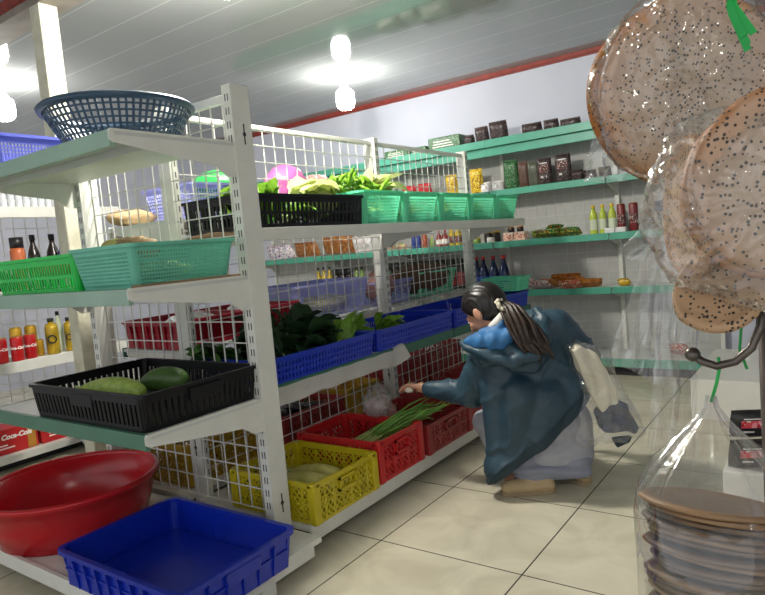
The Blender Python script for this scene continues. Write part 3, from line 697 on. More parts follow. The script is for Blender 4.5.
ch = thing('chili_pepper', 'green chili pepper in the bright heap on the gondola top shelf', 'chili', (-2.12, 2.7, 1.46), 0, 'green chillies heaped on the top shelf')
MB().tube([(0, 0, 0), (.03, .004, .003), (.06, .002, .0), (.09, -.006, -.006)], [.011, .012, .009, .001], 8).build('fruit', 'chili', ch, True)
MB().tube([(0, 0, 0), (-.012, 0, .004), (-.026, 0, .012)], [.007, .003, .0025], 6).build('stalk', 'onion', ch, True)
for i in range(150):
    u, v = rv(-1, 1), rv(-1, 1)
    y = 2.76+.36*u; x = -2.14+.13*v; hh = max(0, 1-u*u)*max(0, 1-v*v)
    zb = 1.43+.14*hh*rv(.55, 1.05)
    dup(ch, (x, y, zb), 0, rot=(rv(-.6, .6), rv(-.9, .9), rv(0, 6.28)))
# sprouts in the mint baskets
for i in range(5):
    y = 2.785+.394*i; b = MB(); vs, fs = [], []; n = 14
    for a in range(n+1):
        for c in range(n+1):
            u, v = a/n*2-1, c/n*2-1
            h = .10*(1-.35*(u*u+v*v))+.02*mnoise.noise(V((u*4+i*3, v*4, 0)))
            vs.append((-2.115+.145*u, y+.145*v, 1.296+max(.01, h)))
    for a in range(n):
        for c in range(n): fs.append((a*(n+1)+c, (a+1)*(n+1)+c, (a+1)*(n+1)+c+1, a*(n+1)+c+1))
    k = len(vs); vs += [(-2.115-.14, y-.14, 1.296), (-2.115+.14, y-.14, 1.296), (-2.115+.14, y+.14, 1.296), (-2.115-.14, y+.14, 1.296)]
    fs.append((k, k+1, k+2, k+3))
    for _ in range(170):
        px, py = -2.115+rv(-.13, .13), y+rv(-.13, .13); pz = 1.296+rv(.07, .115); a = rv(0, 6.28); d = V((cos(a)*.03, sin(a)*.03, rv(-.01, .015)))
        b.tube([V((px, py, pz)), V((px, py, pz))+d], [.003, .0025], 5)
    b.add(vs, fs); o = b.build('bean_sprouts', 'sprout', None, True)
    tag(o, 'pale green cut vegetables filling the '+['first', 'second', 'third', 'fourth', 'fifth'][i]+' mint basket from the black crate', 'vegetables', kind='stuff')
# spring onions leaning out of the bright red crate
sp = None
on = 'long green spring onion sticking out over the rim of the bright red crate'
for i in range(34):
    t = thing('spring_onion', on, 'spring onion', (-1.895+rv(-.05, .05), 2.40+rv(-.035, .035), .225+rv(-.01, .02)), 0, 'spring onions in the bright red crate')
    d = V((.27+rv(-.05, .09), .33+rv(-.12, .06), .165+rv(-.03, .06))); s = rv(.62, 1.0)
    p = [d*(s*k/6)+V((0, 0, -.03*(k/6)**2*rv(.2, 1.6))) for k in range(7)]
    MB().tube(p[1:], [.006, .006, .0055, .005, .004, .0015], 6).build('leaf', 'onion', t, True)
    MB().tube([p[0]-d*.12, p[0]-d*.08, p[0], p[1]], [.001, .007, .005, .0044], 7).build('bulb', 'onionw', t, True)
def blob(name, label, cat, loc, r, m, amp=.12, fr=3., group=None, part=None, seed=0, rz=0):
    b = MB(); b.ell((0, 0, r[2]), r, None, 28, 18); me = b.mesh(name); me.update()
    cc = V((0, 0, r[2]))
    for v in me.vertices:
        q = (v.co-cc); k = 1+amp*mnoise.noise(q.normalized()*fr+V((seed*3.7, seed, 0)))
        v.co = cc+q*k
        if v.co.z < .002: v.co.z = .002
    o = link(name, me, m, None, True); o.location = loc; o.rotation_euler = (0, 0, rz); tag(o, label, cat, group); return o
blob('plastic_bag', 'crumpled clear bag of dark produce behind the spring onions', 'bag', (-2.02, 2.70, .125), (.09, .09, .12), 'pinkroot', .25, 4)
o = blob('plastic_bag', 'loose clear plastic bag draped by the spring onions in front of the hand', 'bag', (-1.93, 2.56, .30), (.065, .075, .08), 'wet', .4, 4, seed=4)
gourd('pale striped gourd lying in the yellow lattice crate', (-1.90, 1.95, .122), .36, .05, 'squash', .2, neck=.7)
gourd('second pale gourd behind the striped one in the yellow lattice crate', (-1.92, 2.07, .122), .32, .045, 'squash', .1, neck=.7)
au = thing('aubergine', 'dark aubergine in the dark red crate behind the wire panel', 'aubergine', (-2.7, 2.6, .22), 0, 'aubergines behind the wire panel')
MB().tube([(-.09, 0, 0), (-.07, 0, 0), (0, .006, 0), (.07, 0, 0), (.10, -.005, 0)], [.004, .022, .032, .03, .006], 12).build('fruit', 'aub', au, True)
MB().tube([(-.082, 0, 0), (-.12, 0, .01)], [.016, .005], 8).build('calyx', 'leafd', au, True)
for i in range(22): dup(au, (-2.70+rv(-.15, .15), 2.68+rv(-.19, .19), .21+rv(0, .07)), rot=(rv(-.3, .3), rv(-.4, .4), rv(0, 6.28)))
# end shelf, middle: squash, tubers
for i, (x, y, z, sx) in enumerate(((-2.47, 1.44, 1.175, (.14, .09, .045)), (-2.36, 1.50, 1.225, (.10, .07, .035)), (-2.60, 1.36, 1.15, (.09, .08, .045)))):
    blob('squash', ['pale yellow flat squash heaped in the bright green basket', 'yellow-green squash topmost in the bright green basket', 'pale squash at the left in the bright green basket'][i], 'squash', (x, y, z), sx, 'squash', .15, 2.5, None, seed=i)
blob('tuber_bag', 'bag of tan tubers on the sea-green basket, below the brown bag on the gondola', 'bag', (-2.27, 1.50, 1.185), (.15, .07, .055), 'potato', .15, 4, seed=2)
blob('vegetable', 'pale green vegetables lying inside the sea-green fine-mesh basket', 'vegetable', (-1.99, 1.38, 1.118), (.12, .14, .035), 'sprout', .2, 4, seed=5)
blob('tuber_bag', 'long tan tuber bag on the far top shelf, left of the slotted post', 'bag', (-2.83, 1.88, 1.3765), (.055, .13, .042), 'potato', .12, 3, seed=7)
blob('sack_bundle', 'brown folded sack poking out under the near end of the black crate', 'sack', (-2.13, 1.775, 1.245), (.17, .014, .022), 'sack', .2, 4, seed=8)
blob('plastic_bag', 'shiny green knotted plastic bag bulging over the far top shelf', 'bag', (-2.68, 2.32, 1.47), (.15, .13, .09), 'gbag', .12, 3, seed=9)
blob('plastic_bag', 'bright pink plastic bag bulging above the sea-green basket on the far top shelf', 'bag', (-2.66, 2.82, 1.47), (.12, .13, .115), 'pink', .12, 3, seed=10)
blob('plastic_bag', 'faded pink plastic bag right of the bright pink one on the far top shelf', 'bag', (-2.63, 3.06, 1.45), (.11, .12, .10), 'pinkroot', .12, 3, seed=11)
bunch('green bunch beside the faded pink bag on the far top shelf', (-2.60, 3.22, 1.46), 'leafm', .17, 18, .04, 0, None, 1.5, .8)
blob('ginger_bag', 'long brown heap of roots on the far shelf of the gondola, beyond the second post', 'roots', (-2.58, 4.12, .79), (.11, .42, .115), 'tuber', .22, 5, seed=12)
blob('root_bag', 'pinkish bag of roots just right of the second gondola post', 'bag', (-2.55, 3.52, .79), (.09, .13, .11), 'pinkroot', .2, 4, seed=13)
blob('produce_bag', 'pale wrapped bundle in the crimson basket near the slotted post', 'bag', (-2.68, 2.05, .80), (.17, .13, .06), 'wrap', .2, 4, seed=14)
blob('produce_bag', 'pale wrapped bundle in the crimson basket beside the lavender one', 'bag', (-2.68, 2.45, .80), (.17, .13, .06), 'wrap', .2, 4, seed=15)
blob('produce_bag', 'yellow-brown wrapped produce inside the pale lavender mesh basket', 'bag', (-2.68, 3.0, .78), (.15, .28, .06), 'squash', .2, 4, seed=16)
blob('produce_bag', 'grey wrapped bundles on the far base shelf seen between the low posts', 'bag', (-2.62, 2.32, .112), (.10, .06, .10), 'wrap', .2, 4, seed=17)
gs = MB(); pts = [(-2.0, 3.0)]
# white plastic sheet laid over the front of the middle shelf
vs, fs = [], []; n, k = 36, 9
for i in range(n+1):
    for j in range(k+1):
        y = 1.76+1.02*i/n; u = j/k; w = .012*mnoise.noise(V((y*9, u*4, 2)))+.006*sin(y*31+u*3)
        if u < .45: x, z = GX+.36+.135*u/.45, .6325+.001
        else: q = (u-.45)/.55; x, z = GX+.497+.018*q+w*q*.9, .636-.085*q-(.02*q*mnoise.noise(V((y*5, 0, 5))))
        if i > n-3: z += .010*(i-n+3)*u; x += .012*(i-n+3)*u
        vs.append((x, y, z))
for i in range(n):
    for j in range(k): fs.append((i*(k+1)+j, (i+1)*(k+1)+j, (i+1)*(k+1)+j+1, i*(k+1)+j+1))
tag(MB().add(vs, fs).build('plastic_sheet', 'sheet', None, True), 'crinkled white plastic sheet hanging over the front of the middle shelf under the blue baskets', 'plastic sheet')

# ------------------------------------------------------------------ packaged goods on the wall shelving
def pouch(name, label, cat, x, y, zb, w, h, d, m, tilt=0., rz=0., lay=0., group=None, band=None):
    """pillow packet standing on its short end (tilted back by tilt), or lying when lay is set"""
    t = thing(name, label, cat, (x, y, zb), rz, group); vs, fs = [], []; n, k = 9, 9
    for s in (-1, 1):
        for i in range(n+1):
            for j in range(k+1):
                u, v = i/n*2-1, j/k*2-1; e = (max(0, 1-u**4)*max(0, 1-v**6))**.6
                wob = .08*mnoise.noise(V((u*2+x*9, v*2, s)))
                vs.append((w/2*u*(1-.04*v*v), s*d/2*(e+wob*e), h/2*(v+1)))
    st = (n+1)*(k+1)
    for q in (0, 1):
        for i in range(n):
            for j in range(k):
                f = (q*st+i*(k+1)+j, q*st+(i+1)*(k+1)+j, q*st+(i+1)*(k+1)+j+1, q*st+i*(k+1)+j+1); fs.append(f if q == 0 else f[::-1])
    b = MB().add(vs, fs); o = b.build('pouch', m, t, True); R_ = Matrix.Rotation(tilt, 4, 'X') @ Matrix.Rotation(lay, 4, 'Y'); o.data.transform(R_)
    mz = min(v.co.z for v in o.data.vertices); o.data.transform(Matrix.Translation((0, 0, -mz)))
    s_ = MB(); s_.box(-w/2*.96, w/2*.96, -.0012, .0012, h-.006, h+.009); z_ = s_.build('top_seal', m, t); z_.data.transform(R_); z_.data.transform(Matrix.Translation((0, 0, -mz)))
    if band:
        c = MB(); c.box(-w*.30, w*.30, -d/2-.0015, -d/2+.0006, h*.50, h*.78); z_ = c.build('label', band[0], t); z_.data.transform(R_); z_.data.transform(Matrix.Translation((0, 0, -mz)))
        for q in (.34, .30, .83):
            c = MB(); c.box(-w*.24, w*.24*(1 if q > .5 else .7), -d/2*.95-.001, -d/2*.8, h*q, h*(q+.025)); z_ = c.build('print_line', band[1], t); z_.data.transform(R_); z_.data.transform(Matrix.Translation((0, 0, -mz)))
    return t
YW = 5.27
TOPZ = 1.986
# on the very top
for x, w, h, lb in ((-2.88, .33, .13, 'big dark green wrapped pack on top of the wall shelving, beside the snack bags'), (-3.16, .17, .08, 'small green pack between two bigger green packs on top of the wall shelving'), (-3.41, .27, .09, 'striped green pack on top of the wall shelving, farthest left')):
    t = thing('wrapped_pack', lb, 'pack', (x, 5.26, TOPZ)); MB().box(-w/2, w/2, -.09, .09, 0, h).build('pack', 'pk_green', t, bevel=.012)
    p_ = MB()
    for k in range(3): p_.box(-w*.36+w*.02*k, w*.30-w*.05*k, -.0912, -.0895, h*(.30+.18*k), h*(.36+.18*k))
    p_.build('print_lines', 'txt', t)
for x, w, h, lb in ((-2.65, .10, .10, 'small dark snack bag right of the green pack on top of the wall shelving'), (-2.52, .13, .15, 'clear-topped dark snack bag second from the green pack on top'), (-2.36, .17, .17, 'tallest dark snack bag on top of the wall shelving'), (-2.06, .18, .10, 'brown snack bag after the gap on top of the wall shelving'), (-1.89, .13, .10, 'brown snack bag in the middle of the last three on top'), (-1.73, .17, .08, 'flat dark snack bag at the right end on top, near the bread')):
    pouch('snack_bag', lb, 'snack bag', x, 5.25, TOPZ, w, h, .09, 'pk_dark', .2)
# upper shelf
Z2 = WZ[0]+.001
pouch('flower_bag', 'bag with bright yellow top on the upper wall shelf, by the far gondola post', 'bag', -2.62, YW, Z2, .13, .22, .07, 'pk_yel', .1)
for x, lb in ((-2.53, 'white packet right of the yellow-topped bag on the upper wall shelf'), (-2.42, 'white packet left of the leaning green bag on the upper wall shelf')):
    pouch('packet', lb, 'packet', x, YW, Z2, .11, .09, .07, 'pk_white', .1)
pouch('rice_bag', 'leaning green and white bag on the upper wall shelf', 'bag', -2.28, YW, Z2, .13, .25, .06, 'pk_green', .12, .1)
pouch('rice_bag', 'thin brown leaning bag right of the green and white bag', 'bag', -2.17, YW, Z2, .09, .22, .05, 'brownpk', .12, .1)
pouch('rice_bag', 'olive leaning bag between the brown one and the dark labelled bags', 'bag', -2.08, YW, Z2, .10, .21, .05, 'greenpk', .12, .1)
pouch('coffee_bag', 'left one of two dark labelled bags standing on the upper wall shelf', 'bag', -1.98, YW, Z2, .125, .225, .06, 'pk_dark', .12, .1, band=('pk_coffee', 'txt'))
pouch('coffee_bag', 'right one of two dark labelled bags standing on the upper wall shelf', 'bag', -1.82, YW, Z2, .135, .235, .06, 'pk_dark', .12, .1, band=('pk_coffee', 'txt'))
for x, h, lb in ((-1.70, .085, 'low dark packet right of the dark labelled bags'), (-1.60, .07, 'flat dark packet in the middle of the low dark ones, by the bread'), (-1.48, .08, 'dark packet at the right, behind the clear bag by the bread')):
    pouch('packet', lb, 'packet', x, YW, Z2, .10, h, .07, 'pk_dark', .4)
for x, lb in ((-3.34, 'flat red packet on the upper wall shelf seen through the wire panel'), (-3.17, 'second flat red packet right of the first, seen through the wire panel')):
    pouch('packet', lb, 'packet', x, YW, Z2, .16, .16, .08, 'burg', .2)
pouch('packet', 'small yellow and red packet left of the far gondola post on the upper wall shelf', 'packet', -2.87, YW, Z2, .12, .20, .06, 'pk_yel', .15)
# middle wall shelf
Z3 = WZ[1]+.001
for x, w, h, m, lb in ((-5.12, .42, .16, 'pk_purple', 'purple and white snack bag at the left end of the middle wall shelf'), (-4.72, .40, .17, 'pk_orange', 'orange-brown snack bag right of the purple one on the middle wall shelf'), (-4.26, .42, .20, 'pk_orange', 'large orange-brown snack bag on the middle wall shelf left of the second post'), (-3.94, .26, .17, 'pk_white', 'plain white bag on the middle wall shelf behind the second post'), (-3.76, .14, .11, 'pk_blue', 'pale blue packet just left of the second gondola post')):
    pouch('snack_bag', lb, 'snack bag', x, YW, Z3, w, h, .10, m, .35, rv(-.2, .2))
def bottle(name, label, x, y, z, r, h, body, capm, lab=None, group=None, first=None, shoulder=.55, neck=.38, cat='bottle'):
    if first: return dup(first, (x, y, z), 0, label, group=group)
    t = thing(name, label, cat, (x, y, z), 0, group); hs = h*shoulder
    MB().lathe([(.001, .001), (r*.92, .001), (r, .008), (r, hs), (r*.85, hs+.12*h), (r*neck, h*.83), (r*neck, h*.93), (.001, h*.93)], 18, cap=False).build('bottle_body', body, t, True)
    MB().lathe([(.001, h*.9), (r*neck*1.18, h*.9), (r*neck*1.18, h), (.001, h)], 14, cap=False).build('cap', capm, t, True)
    if lab: MB().lathe([(r*1.012, hs*.25), (r*1.012, hs*.85)], 18, cap=False).build('label', lab, t, True)
    return t
def jar(name, label, x, y, z, r, h, body, lid, lab=None, group=None, cat='jar'):
    t = thing(name, label, cat, (x, y, z), 0, group)
    MB().lathe([(.001, .001), (r, .002), (r, h*.74), (r*.8, h*.82), (.001, h*.82)], 18, cap=False).build('jar_body', body, t, True)
    MB().lathe([(.001, h*.8), (r*.9, h*.8), (r*.9, h), (.001, h)], 16, cap=False).build('lid', lid, t, True)
    if lab: MB().lathe([(r*1.012, h*.2), (r*1.012, h*.6)], 18, cap=False).build('label', lab, t, True)
    return t
jar('jar', 'small dark cup standing behind the white bag on the middle wall shelf', -3.90, 5.36, Z3, .045, .22, 'darkjar', 'pk_coffee', cat='cup')
for x, w, h, m, lb in ((-3.63, .11, .06, 'pk_misc', 'small colourful packet just right of the second gondola post'), (-3.49, .12, .06, 'pk_misc', 'small colourful packet left of the blue-capped bottles')):
    pouch('packet', lb, 'packet', x, YW, Z3, w, h, .06, m, .3)
bottle('sauce_bottle', 'dark blue bottle, left one of a pair on the middle wall shelf behind the wire', -3.35, YW, Z3, .024, .165, 'inkblue', 'capblack')
bottle('sauce_bottle', 'dark blue bottle, right one of a pair on the middle wall shelf behind the wire', -3.295, YW, Z3, .024, .165, 'inkblue', 'capblack')
bottle('sauce_bottle', 'wide orange sauce bottle right of the dark blue pair', -3.225, YW, Z3, .038, .155, 'sauce', 'capred')
bottle('sauce_bottle', 'short green sauce bottle between the orange and the red ones', -3.14, YW, Z3, .027, .10, 'sauceg', 'capyellow')
bottle('sauce_bottle', 'red sauce bottle, left one of two beside the gold-lidded bottles', -3.065, YW, Z3, .028, .15, 'saucer', 'capred', 'txt')
bottle('sauce_bottle', 'red sauce bottle, right one of two beside the gold-lidded bottles', -3.0, YW, Z3, .031, .155, 'saucer', 'capred', 'txt')
bottle('oil_bottle', 'yellow oil bottle left of its twin, beside the far gondola post', -2.925, YW, Z3, .032, .19, 'oil', 'capyellow', 'pk_coffee')
bottle('oil_bottle', 'yellow oil bottle nearest the far gondola post', -2.855, YW, Z3, .032, .19, 'oil', 'capyellow', 'pk_coffee')
jar('jar', 'low yellow-lidded jar just right of the far gondola post', -2.67, YW, Z3, .038, .055, 'sauceg', 'capyellow')
jar('jar', 'dark jar left of a second dark jar on the middle wall shelf', -2.575, YW+.05, Z3, .038, .11, 'darkjar', 'pk_yel')
jar('jar', 'dark jar nearest the red and white cartons', -2.495, YW+.05, Z3, .037, .11, 'darkjar', 'pk_yel')
jar('jar', 'small white tub in front of the dark jars on the middle wall shelf', -2.50, YW-.06, Z3, .035, .05, 'txt', 'txt', cat='tub')
for x, lb in ((-2.335, 'left red and white biscuit carton on the middle wall shelf'), (-2.232, 'right red and white biscuit carton on the middle wall shelf')):
    o = MB().box(-.048, .048, -.05, .05, 0, .075).build('carton', 'pk_box', None, bevel=.002); o.location = (x, YW, Z3); tag(o, lb, 'carton')
jar('jar', 'small dark jar standing on the left red and white carton', -2.325, YW, Z3+.0755, .03, .052, 'darkjar', 'pk_snack')
jar('jar', 'small dark jar standing on the right red and white carton', -2.24, YW, Z3+.0755, .03, .052, 'darkjar', 'pk_snack')
for x, w, h, z, lb, rz in ((-2.03, .17, .12, 0, 'green and red packet at the left of the loose heap on the middle wall shelf', .3), (-1.90, .18, .13, .0, 'green and red packet at the top of the loose heap', -.2), (-1.77, .17, .12, 0, 'green and red packet at the right of the loose heap, tip pointing to the bottles', .1), (-1.95, .15, .1, .05, 'green and red packet lying across the loose heap', .8)):
    pouch('packet', lb, 'packet', x, YW-.03, Z3+z*.8, w, h, .05, 'pk_gr', 1.15, rz)
for x, r, lb in ((-1.60, .032, 'left of three yellow-capped lime drink bottles on the middle wall shelf'), (-1.525, .029, 'middle one of three yellow-capped lime drink bottles'), (-1.45, .031, 'right one of three yellow-capped lime drink bottles')):
    bottle('drink_bottle', lb, x, YW, Z3, r, .235, 'lime', 'capyellow', 'clearb', None, None, .6, .42)
def tin(label, x, y, z, r, h, m, lid='canlid', group=None, name='tin_can', lab=None):
    t = thing(name, label, 'can', (x, y, z), 0, group)
    MB().lathe([(.001, .001), (r*.9, .001), (r, .008), (r, h-.012), (r*.86, h-.002), (.001, h-.002)], 22, cap=False).build('can_body', m, t, True)
    MB().lathe([(.001, h-.003), (r*.86, h-.003), (r*.86, h), (r*.8, h+.001), (r*.78, h-.001), (.001, h-.001)], 20, cap=False).build('lid', lid, t, True)
    if lab: MB().lathe([(r*1.01, h*.30), (r*1.01, h*.62)], 22, cap=False).build('label', lab, t, True)
    return t
tin('brown-red tin right beside the lime drink bottles', -1.385, YW+.02, Z3, .032, .225, 'redcan', lab='pk_coffee')
tin('brown-red tin at the right end of the middle wall shelf', -1.29, YW+.02, Z3, .034, .225, 'redcan', lab='pk_coffee')
for x, lb in ((-1.45, 'small white carton in front of the lime bottles'), (-1.365, 'small white carton in front of the brown-red tins')):
    o = MB().box(-.039, .039, -.03, .03, 0, .042).build('carton', 'pk_white', None, bevel=.002); o.location = (x, YW-.075, Z3); tag(o, lb, 'carton')
t = thing('wall_socket', 'small dark switch box on the back panel right of the brown-red tins', 'switch', (-1.12, 5.469, 1.30))
MB().box(-.04, .04, -.025, 0, -.04, .04).build('box', 'socket', t, bevel=.004); MB().box(-.02, .02, -.031, -.025, -.008, .022).build('rocker', 'capblack', t, bevel=.002)
# lower wall shelf
Z4 = WZ[2]+.001
for x, r, lb in ((-2.685, .034, 'dark blue glass bottle half hidden by the far gondola post'), (-2.62, .044, 'red-capped dark blue glass bottle second from the far gondola post'), (-2.52, .046, 'red-capped dark blue glass bottle third from the far gondola post'), (-2.42, .046, 'red-capped dark blue glass bottle nearest the pink and white packets')):
    bottle('glass_bottle', lb, x, YW, Z4, r, .31, 'vine', 'capred', 'label', None, None, .5, .34)
for x, w, z, rz, m, lb in ((-2.30, .22, 0, .3, 'pk_pink', 'pink and white packet beside the dark blue bottles on the lower wall shelf'), (-2.17, .22, .03, -.3, 'pk_pink', 'pink and white packet on top of its neighbour on the lower wall shelf'), (-2.05, .22, .0, .2, 'pk_pink', 'pink and white packet touching the brown snack heap'), (-1.93, .22, .01, -.5, 'pk_snack', 'brown snack packet at the left of the brown heap'), (-1.86, .24, .05, .4, 'pk_snack', 'brown snack packet on top of the brown heap'), (-1.76, .24, .02, -.15, 'pk_snack', 'brown snack packet in the middle of the brown heap'), (-1.66, .20, .0, .35, 'pk_snack', 'brown snack packet at the right end of the brown heap'), (-1.78, .19, .0, .05, 'pk_red', 'red snack packet at the front of the brown heap')):
    pouch('snack_packet', lb, 'packet', x, YW-.02-(.08 if m == 'pk_red' else 0), Z4+z, w, .12, .038, m, 1.0, rz)
pouch('packet', 'small pale packet at the right end of the lower wall shelf', 'packet', -1.38, YW, Z4, .10, .06, .05, 'pk_yel', .9)
for i, x in enumerate((-4.62, -4.54, -4.46)):
    bottle('oil_bottle', ['left', 'middle', 'right'][i]+' one of three dark-capped yellow bottles on the lower wall shelf behind the wire', x, YW, Z4, .034, .31, 'oil', 'capblack', 'txt')
for i, x in enumerate((-4.37, -4.28, -4.19)):
    jar('jar', ['left', 'middle', 'right'][i]+' one of three black jars between yellow bottles on the lower wall shelf', x, YW, Z4, .042, .28, 'darkjar', 'capblack')
for i, x in enumerate((-4.09, -4.02)):
    bottle('oil_bottle', ['yellow-green bottle next to the black jars', 'yellow-green bottle nearest the second gondola post'][i]+' on the lower wall shelf', x, YW, Z4, .032, .29, 'sauceg', 'capblack', 'txt')
for i in range(10):
    x = -3.66+.09*i
    if i == 0: jr = jar('jar', 'dark jar with red band, in the row behind the wire panel', x, YW, Z4, .038, .305, 'darkjar', 'capblack', 'saucer', 'dark jars with red bands on the lower wall shelf')
    else: dup(jr, (x, YW, Z4))
pouch('packet', 'red packet on the base of the wall shelving behind the hanging film', 'packet', -1.0, 5.28, .137, .14, .10, .06, 'pk_red', .8)

# ------------------------------------------------------------------ goods of the next aisle
Z = .656
def wraptext(s, size, r, zc, ang, shear=.25):
    me = textmesh(s, size, .0006, shear, .0012)
    for v in me.vertices:
        a = ang+v.co.x/r; rr = r+.001+v.co.z; y = v.co.y
        v.co = V((rr*cos(a), rr*sin(a), zc+y))
    return me
def soda(label, y, x=-4.19, z=Z, ang=-.5):
    t = tin(label, x, y, z, .036, .155, 'canred'); me = wraptext('Coca-Cola', .024, .036, .085, ang); link('lettering', me, 'txt', t)
    return t
soda('red soda can at the left edge of the picture', 1.775); soda('red soda can, second from the left edge', 1.855, -4.16); soda('red soda can, right one of the red cans', 1.945, -4.18)
tin('gold can standing behind the red cans, left one', 1.0, 1.0, 0, .036, .2, 'cangold').location = (-4.30, 1.92, Z)
tin('gold can standing behind the red cans, right one', 1.0, 1.0, 0, .036, .2, 'cangold').location = (-4.30, 2.015, Z)
tin('short gold can between the red cans and the gold bottles', -4.24, 2.03, Z, .028, .105, 'cangold')
def goldb(label, y, x, r, h):
    t = bottle('gold_bottle', label, x, y, Z, r, h, 'gold', 'capblack', None, None, None, .72, .42)
    me = MB().lathe([(r*.5, 0), (r*.72, 0), (r*.72, .002), (r*.5, .002)], 18, cap=False).mesh('emblem'); me.transform(Matrix.Rotation(PI/2, 4, 'Y')); me.transform(Matrix.Rotation(-.5, 4, 'Z')); me.transform(Matrix.Translation((r*.92, -r*.5, h*.42))); link('emblem', me, 'capblack', t); return t
goldb('stout gold bottle with round black emblem, left one on the aisle shelf', 2.10, -4.20, .040, .235)
goldb('gold bottle at the right, beside the white column', 2.215, -4.20, .030, .225)
bottle('bottle', 'dark-capped silver bottle between the two gold bottles', -4.28, 2.19, Z, .026, .27, 'clearb', 'capblack')
# cartons of drinks on the aisle base
def drinkbox(label, y, w, x=-4.28):
    t = thing('drink_carton', label, 'carton', (x, y, .096))
    MB().box(-.10, .10, -w/2, w/2, 0, .155).build('carton', 'boxred', t, bevel=.003)
    MB().box(.0985, .1008, w*.30, w*.46, .004, .15).build('gold_panel', 'boxgold', t)
    me = textmesh('Coca-Cola', .042, .0006, .25, .002); me.transform(Matrix.Rotation(PI/2, 4, 'X') ); me.transform(Matrix.Rotation(PI/2, 4, 'Z')); me.transform(Matrix.Translation((.1012, w*.10, .105))); link('lettering', me, 'txt', t)
    b = MB()
    for k in range(2): b.box(.100, .1014, -w*.36, w*.05-.04*k, .035+.018*k, .043+.018*k)
    b.build('print_lines', 'txt', t); return t
drinkbox('red drink carton with white lettering on the aisle base, at the left edge', 1.76, .32)
drinkbox('red drink carton on the aisle base, next to the low white edge by the post', 2.12, .36)
# upper shelves of the next aisle: wrapped bottles, jars
for i in range(11):
    y = 1.86+.042*i*1.1
    lb = 'clear-wrapped white bottle in the row on the highest aisle shelf at far left'
    if i == 0: wb = bottle('wrapped_bottle', lb, -4.20, y, 1.609-.008, .022, .14, 'wrap', 'txt', None, 'wrapped bottles on the highest aisle shelf')
    else: dup(wb, (-4.20, y, 1.601))
jar('jar', 'orange jar on the aisle shelf seen above the bright green basket', -4.28, 1.99, 1.09, .045, .34, 'orangej', 'capblack')
jar('jar', 'yellow-green jar right of the orange jar on the aisle shelf', -4.28, 2.09, 1.09, .03, .22, 'sauceg', 'capblack')
bottle('bottle', 'dark bottle behind the orange jar on the aisle shelf', -4.38, 2.14, 1.09, .04, .36, 'darkjar', 'capblack')
bottle('bottle', 'dark bottle near the column on the aisle shelf', -4.38, 2.27, 1.09, .045, .36, 'darkjar', 'capblack')
blob('plastic_bag', 'dark blue plastic bag on the aisle shelf beside the column', 'bag', (-4.25, 2.32, 1.09), (.07, .07, .17), 'lav', .15, 3, seed=22)
blob('plastic_bag', 'dark bag lying on the aisle shelf at the left edge', 'bag', (-4.22, 1.84, 1.09), (.1, .09, .06), 'darkjar', .2, 3, seed=23)
blob('plastic_bag', 'grey lumpy bag on the lower aisle shelf behind the low black tray', 'bag', (-3.9, 2.2, .0), (.18, .14, .2), 'wrap', .25, 4, seed=24)

# ------------------------------------------------------------------ crouching person
pr = thing('person', 'person crouching in the aisle in navy hooded jacket and grey skirt, reaching into red crate', 'person', (-1.13, 2.67, 0), .62286)
hc = V((-.180, .05, .838)); hf = V((-.61, .55, -.57)).normalized(); hl = V((-.67, -.74, 0)); hl = (hl-hf*hl.dot(hf)).normalized(); hu = hl.cross(hf).normalized()
if hu.z < 0: hu = -hu
H_ = lambda f, l, u: hc+hf*f+hl*l+hu*u
ax = (hl, hf, hu)
# body: one continuous surface of head, neck, trunk, arms with hands, legs
b = MB()
b.ell(H_(-.012, 0, .018), (.074, .094, .088), ax)                   # skull
b.ell(H_(.035, 0, -.035), (.056, .056, .070), ax)                   # face
b.cap(H_(.045, 0, -.078), H_(.058, 0, -.090), .032, .022)           # chin
b.cap(H_(0, .035, -.06), H_(.045, .016, -.085), .026, .024); b.cap(H_(0, -.035, -.06), H_(.045, -.016, -.085), .026, .024)
b.cap(H_(.086, 0, .0), H_(.106, 0, -.032), .008, .013)              # nose
b.ell(H_(.100, .011, -.034), (.008, .008, .007), ax); b.ell(H_(.100, -.011, -.034), (.008, .008, .007), ax)
b.cap(H_(.072, .03, .008), H_(.072, -.03, .008), .016, .016)        # brow
b.cap(H_(.060, .045, -.03), H_(.06, .03, -.035), .022, .02); b.cap(H_(.060, -.045, -.03), H_(.06, -.03, -.035), .022, .02)
for sg in (1, -1):                                                  # ears
    b.ell(H_(-.012, sg*.088, -.014), (.012, .021, .033), ax); b.ell(H_(-.004, sg*.086, -.034), (.007, .010, .011), ax)
nb = V((-.07, .06, .735))
b.cap(H_(-.035, 0, -.05), nb, .050, .058)
b.chain([nb, (-.02, .07, .62), (.05, .08, .45), (.10, .09, .32)], [.085, .125, .12, .14])
b.cap((-.12, .05, .66), (.12, .07, .71), .07, .07)
SL, EL, WL = V((-.165, .03, .665)), V((-.275, .10, .455)), V((-.462, .20, .465))
b.chain([SL, EL, WL], [.052, .042, .027])
SR, ER, WR = V((.14, .06, .735)), V((.285, .10, .59)), V((.17, .30, .50))
b.chain([SR, ER, WR], [.052, .042, .027])
KL, AL = V((-.215, .20, .28)), V((-.01, .02, .09)); KR, AR = V((.02, .38, .33)), V((.205, .05, .09))
b.chain([(.04, .10, .30), KL+V((.03, 0, 0)), AL], [.085, .042, .034]); b.chain([(.15, .12, .30), KR, AR], [.095, .062, .04])
b.cap(AL, AL+V((-.11, .02, -.05)), .036, .028); b.cap(AR, AR+V((-.02, .11, -.05)), .036, .028)
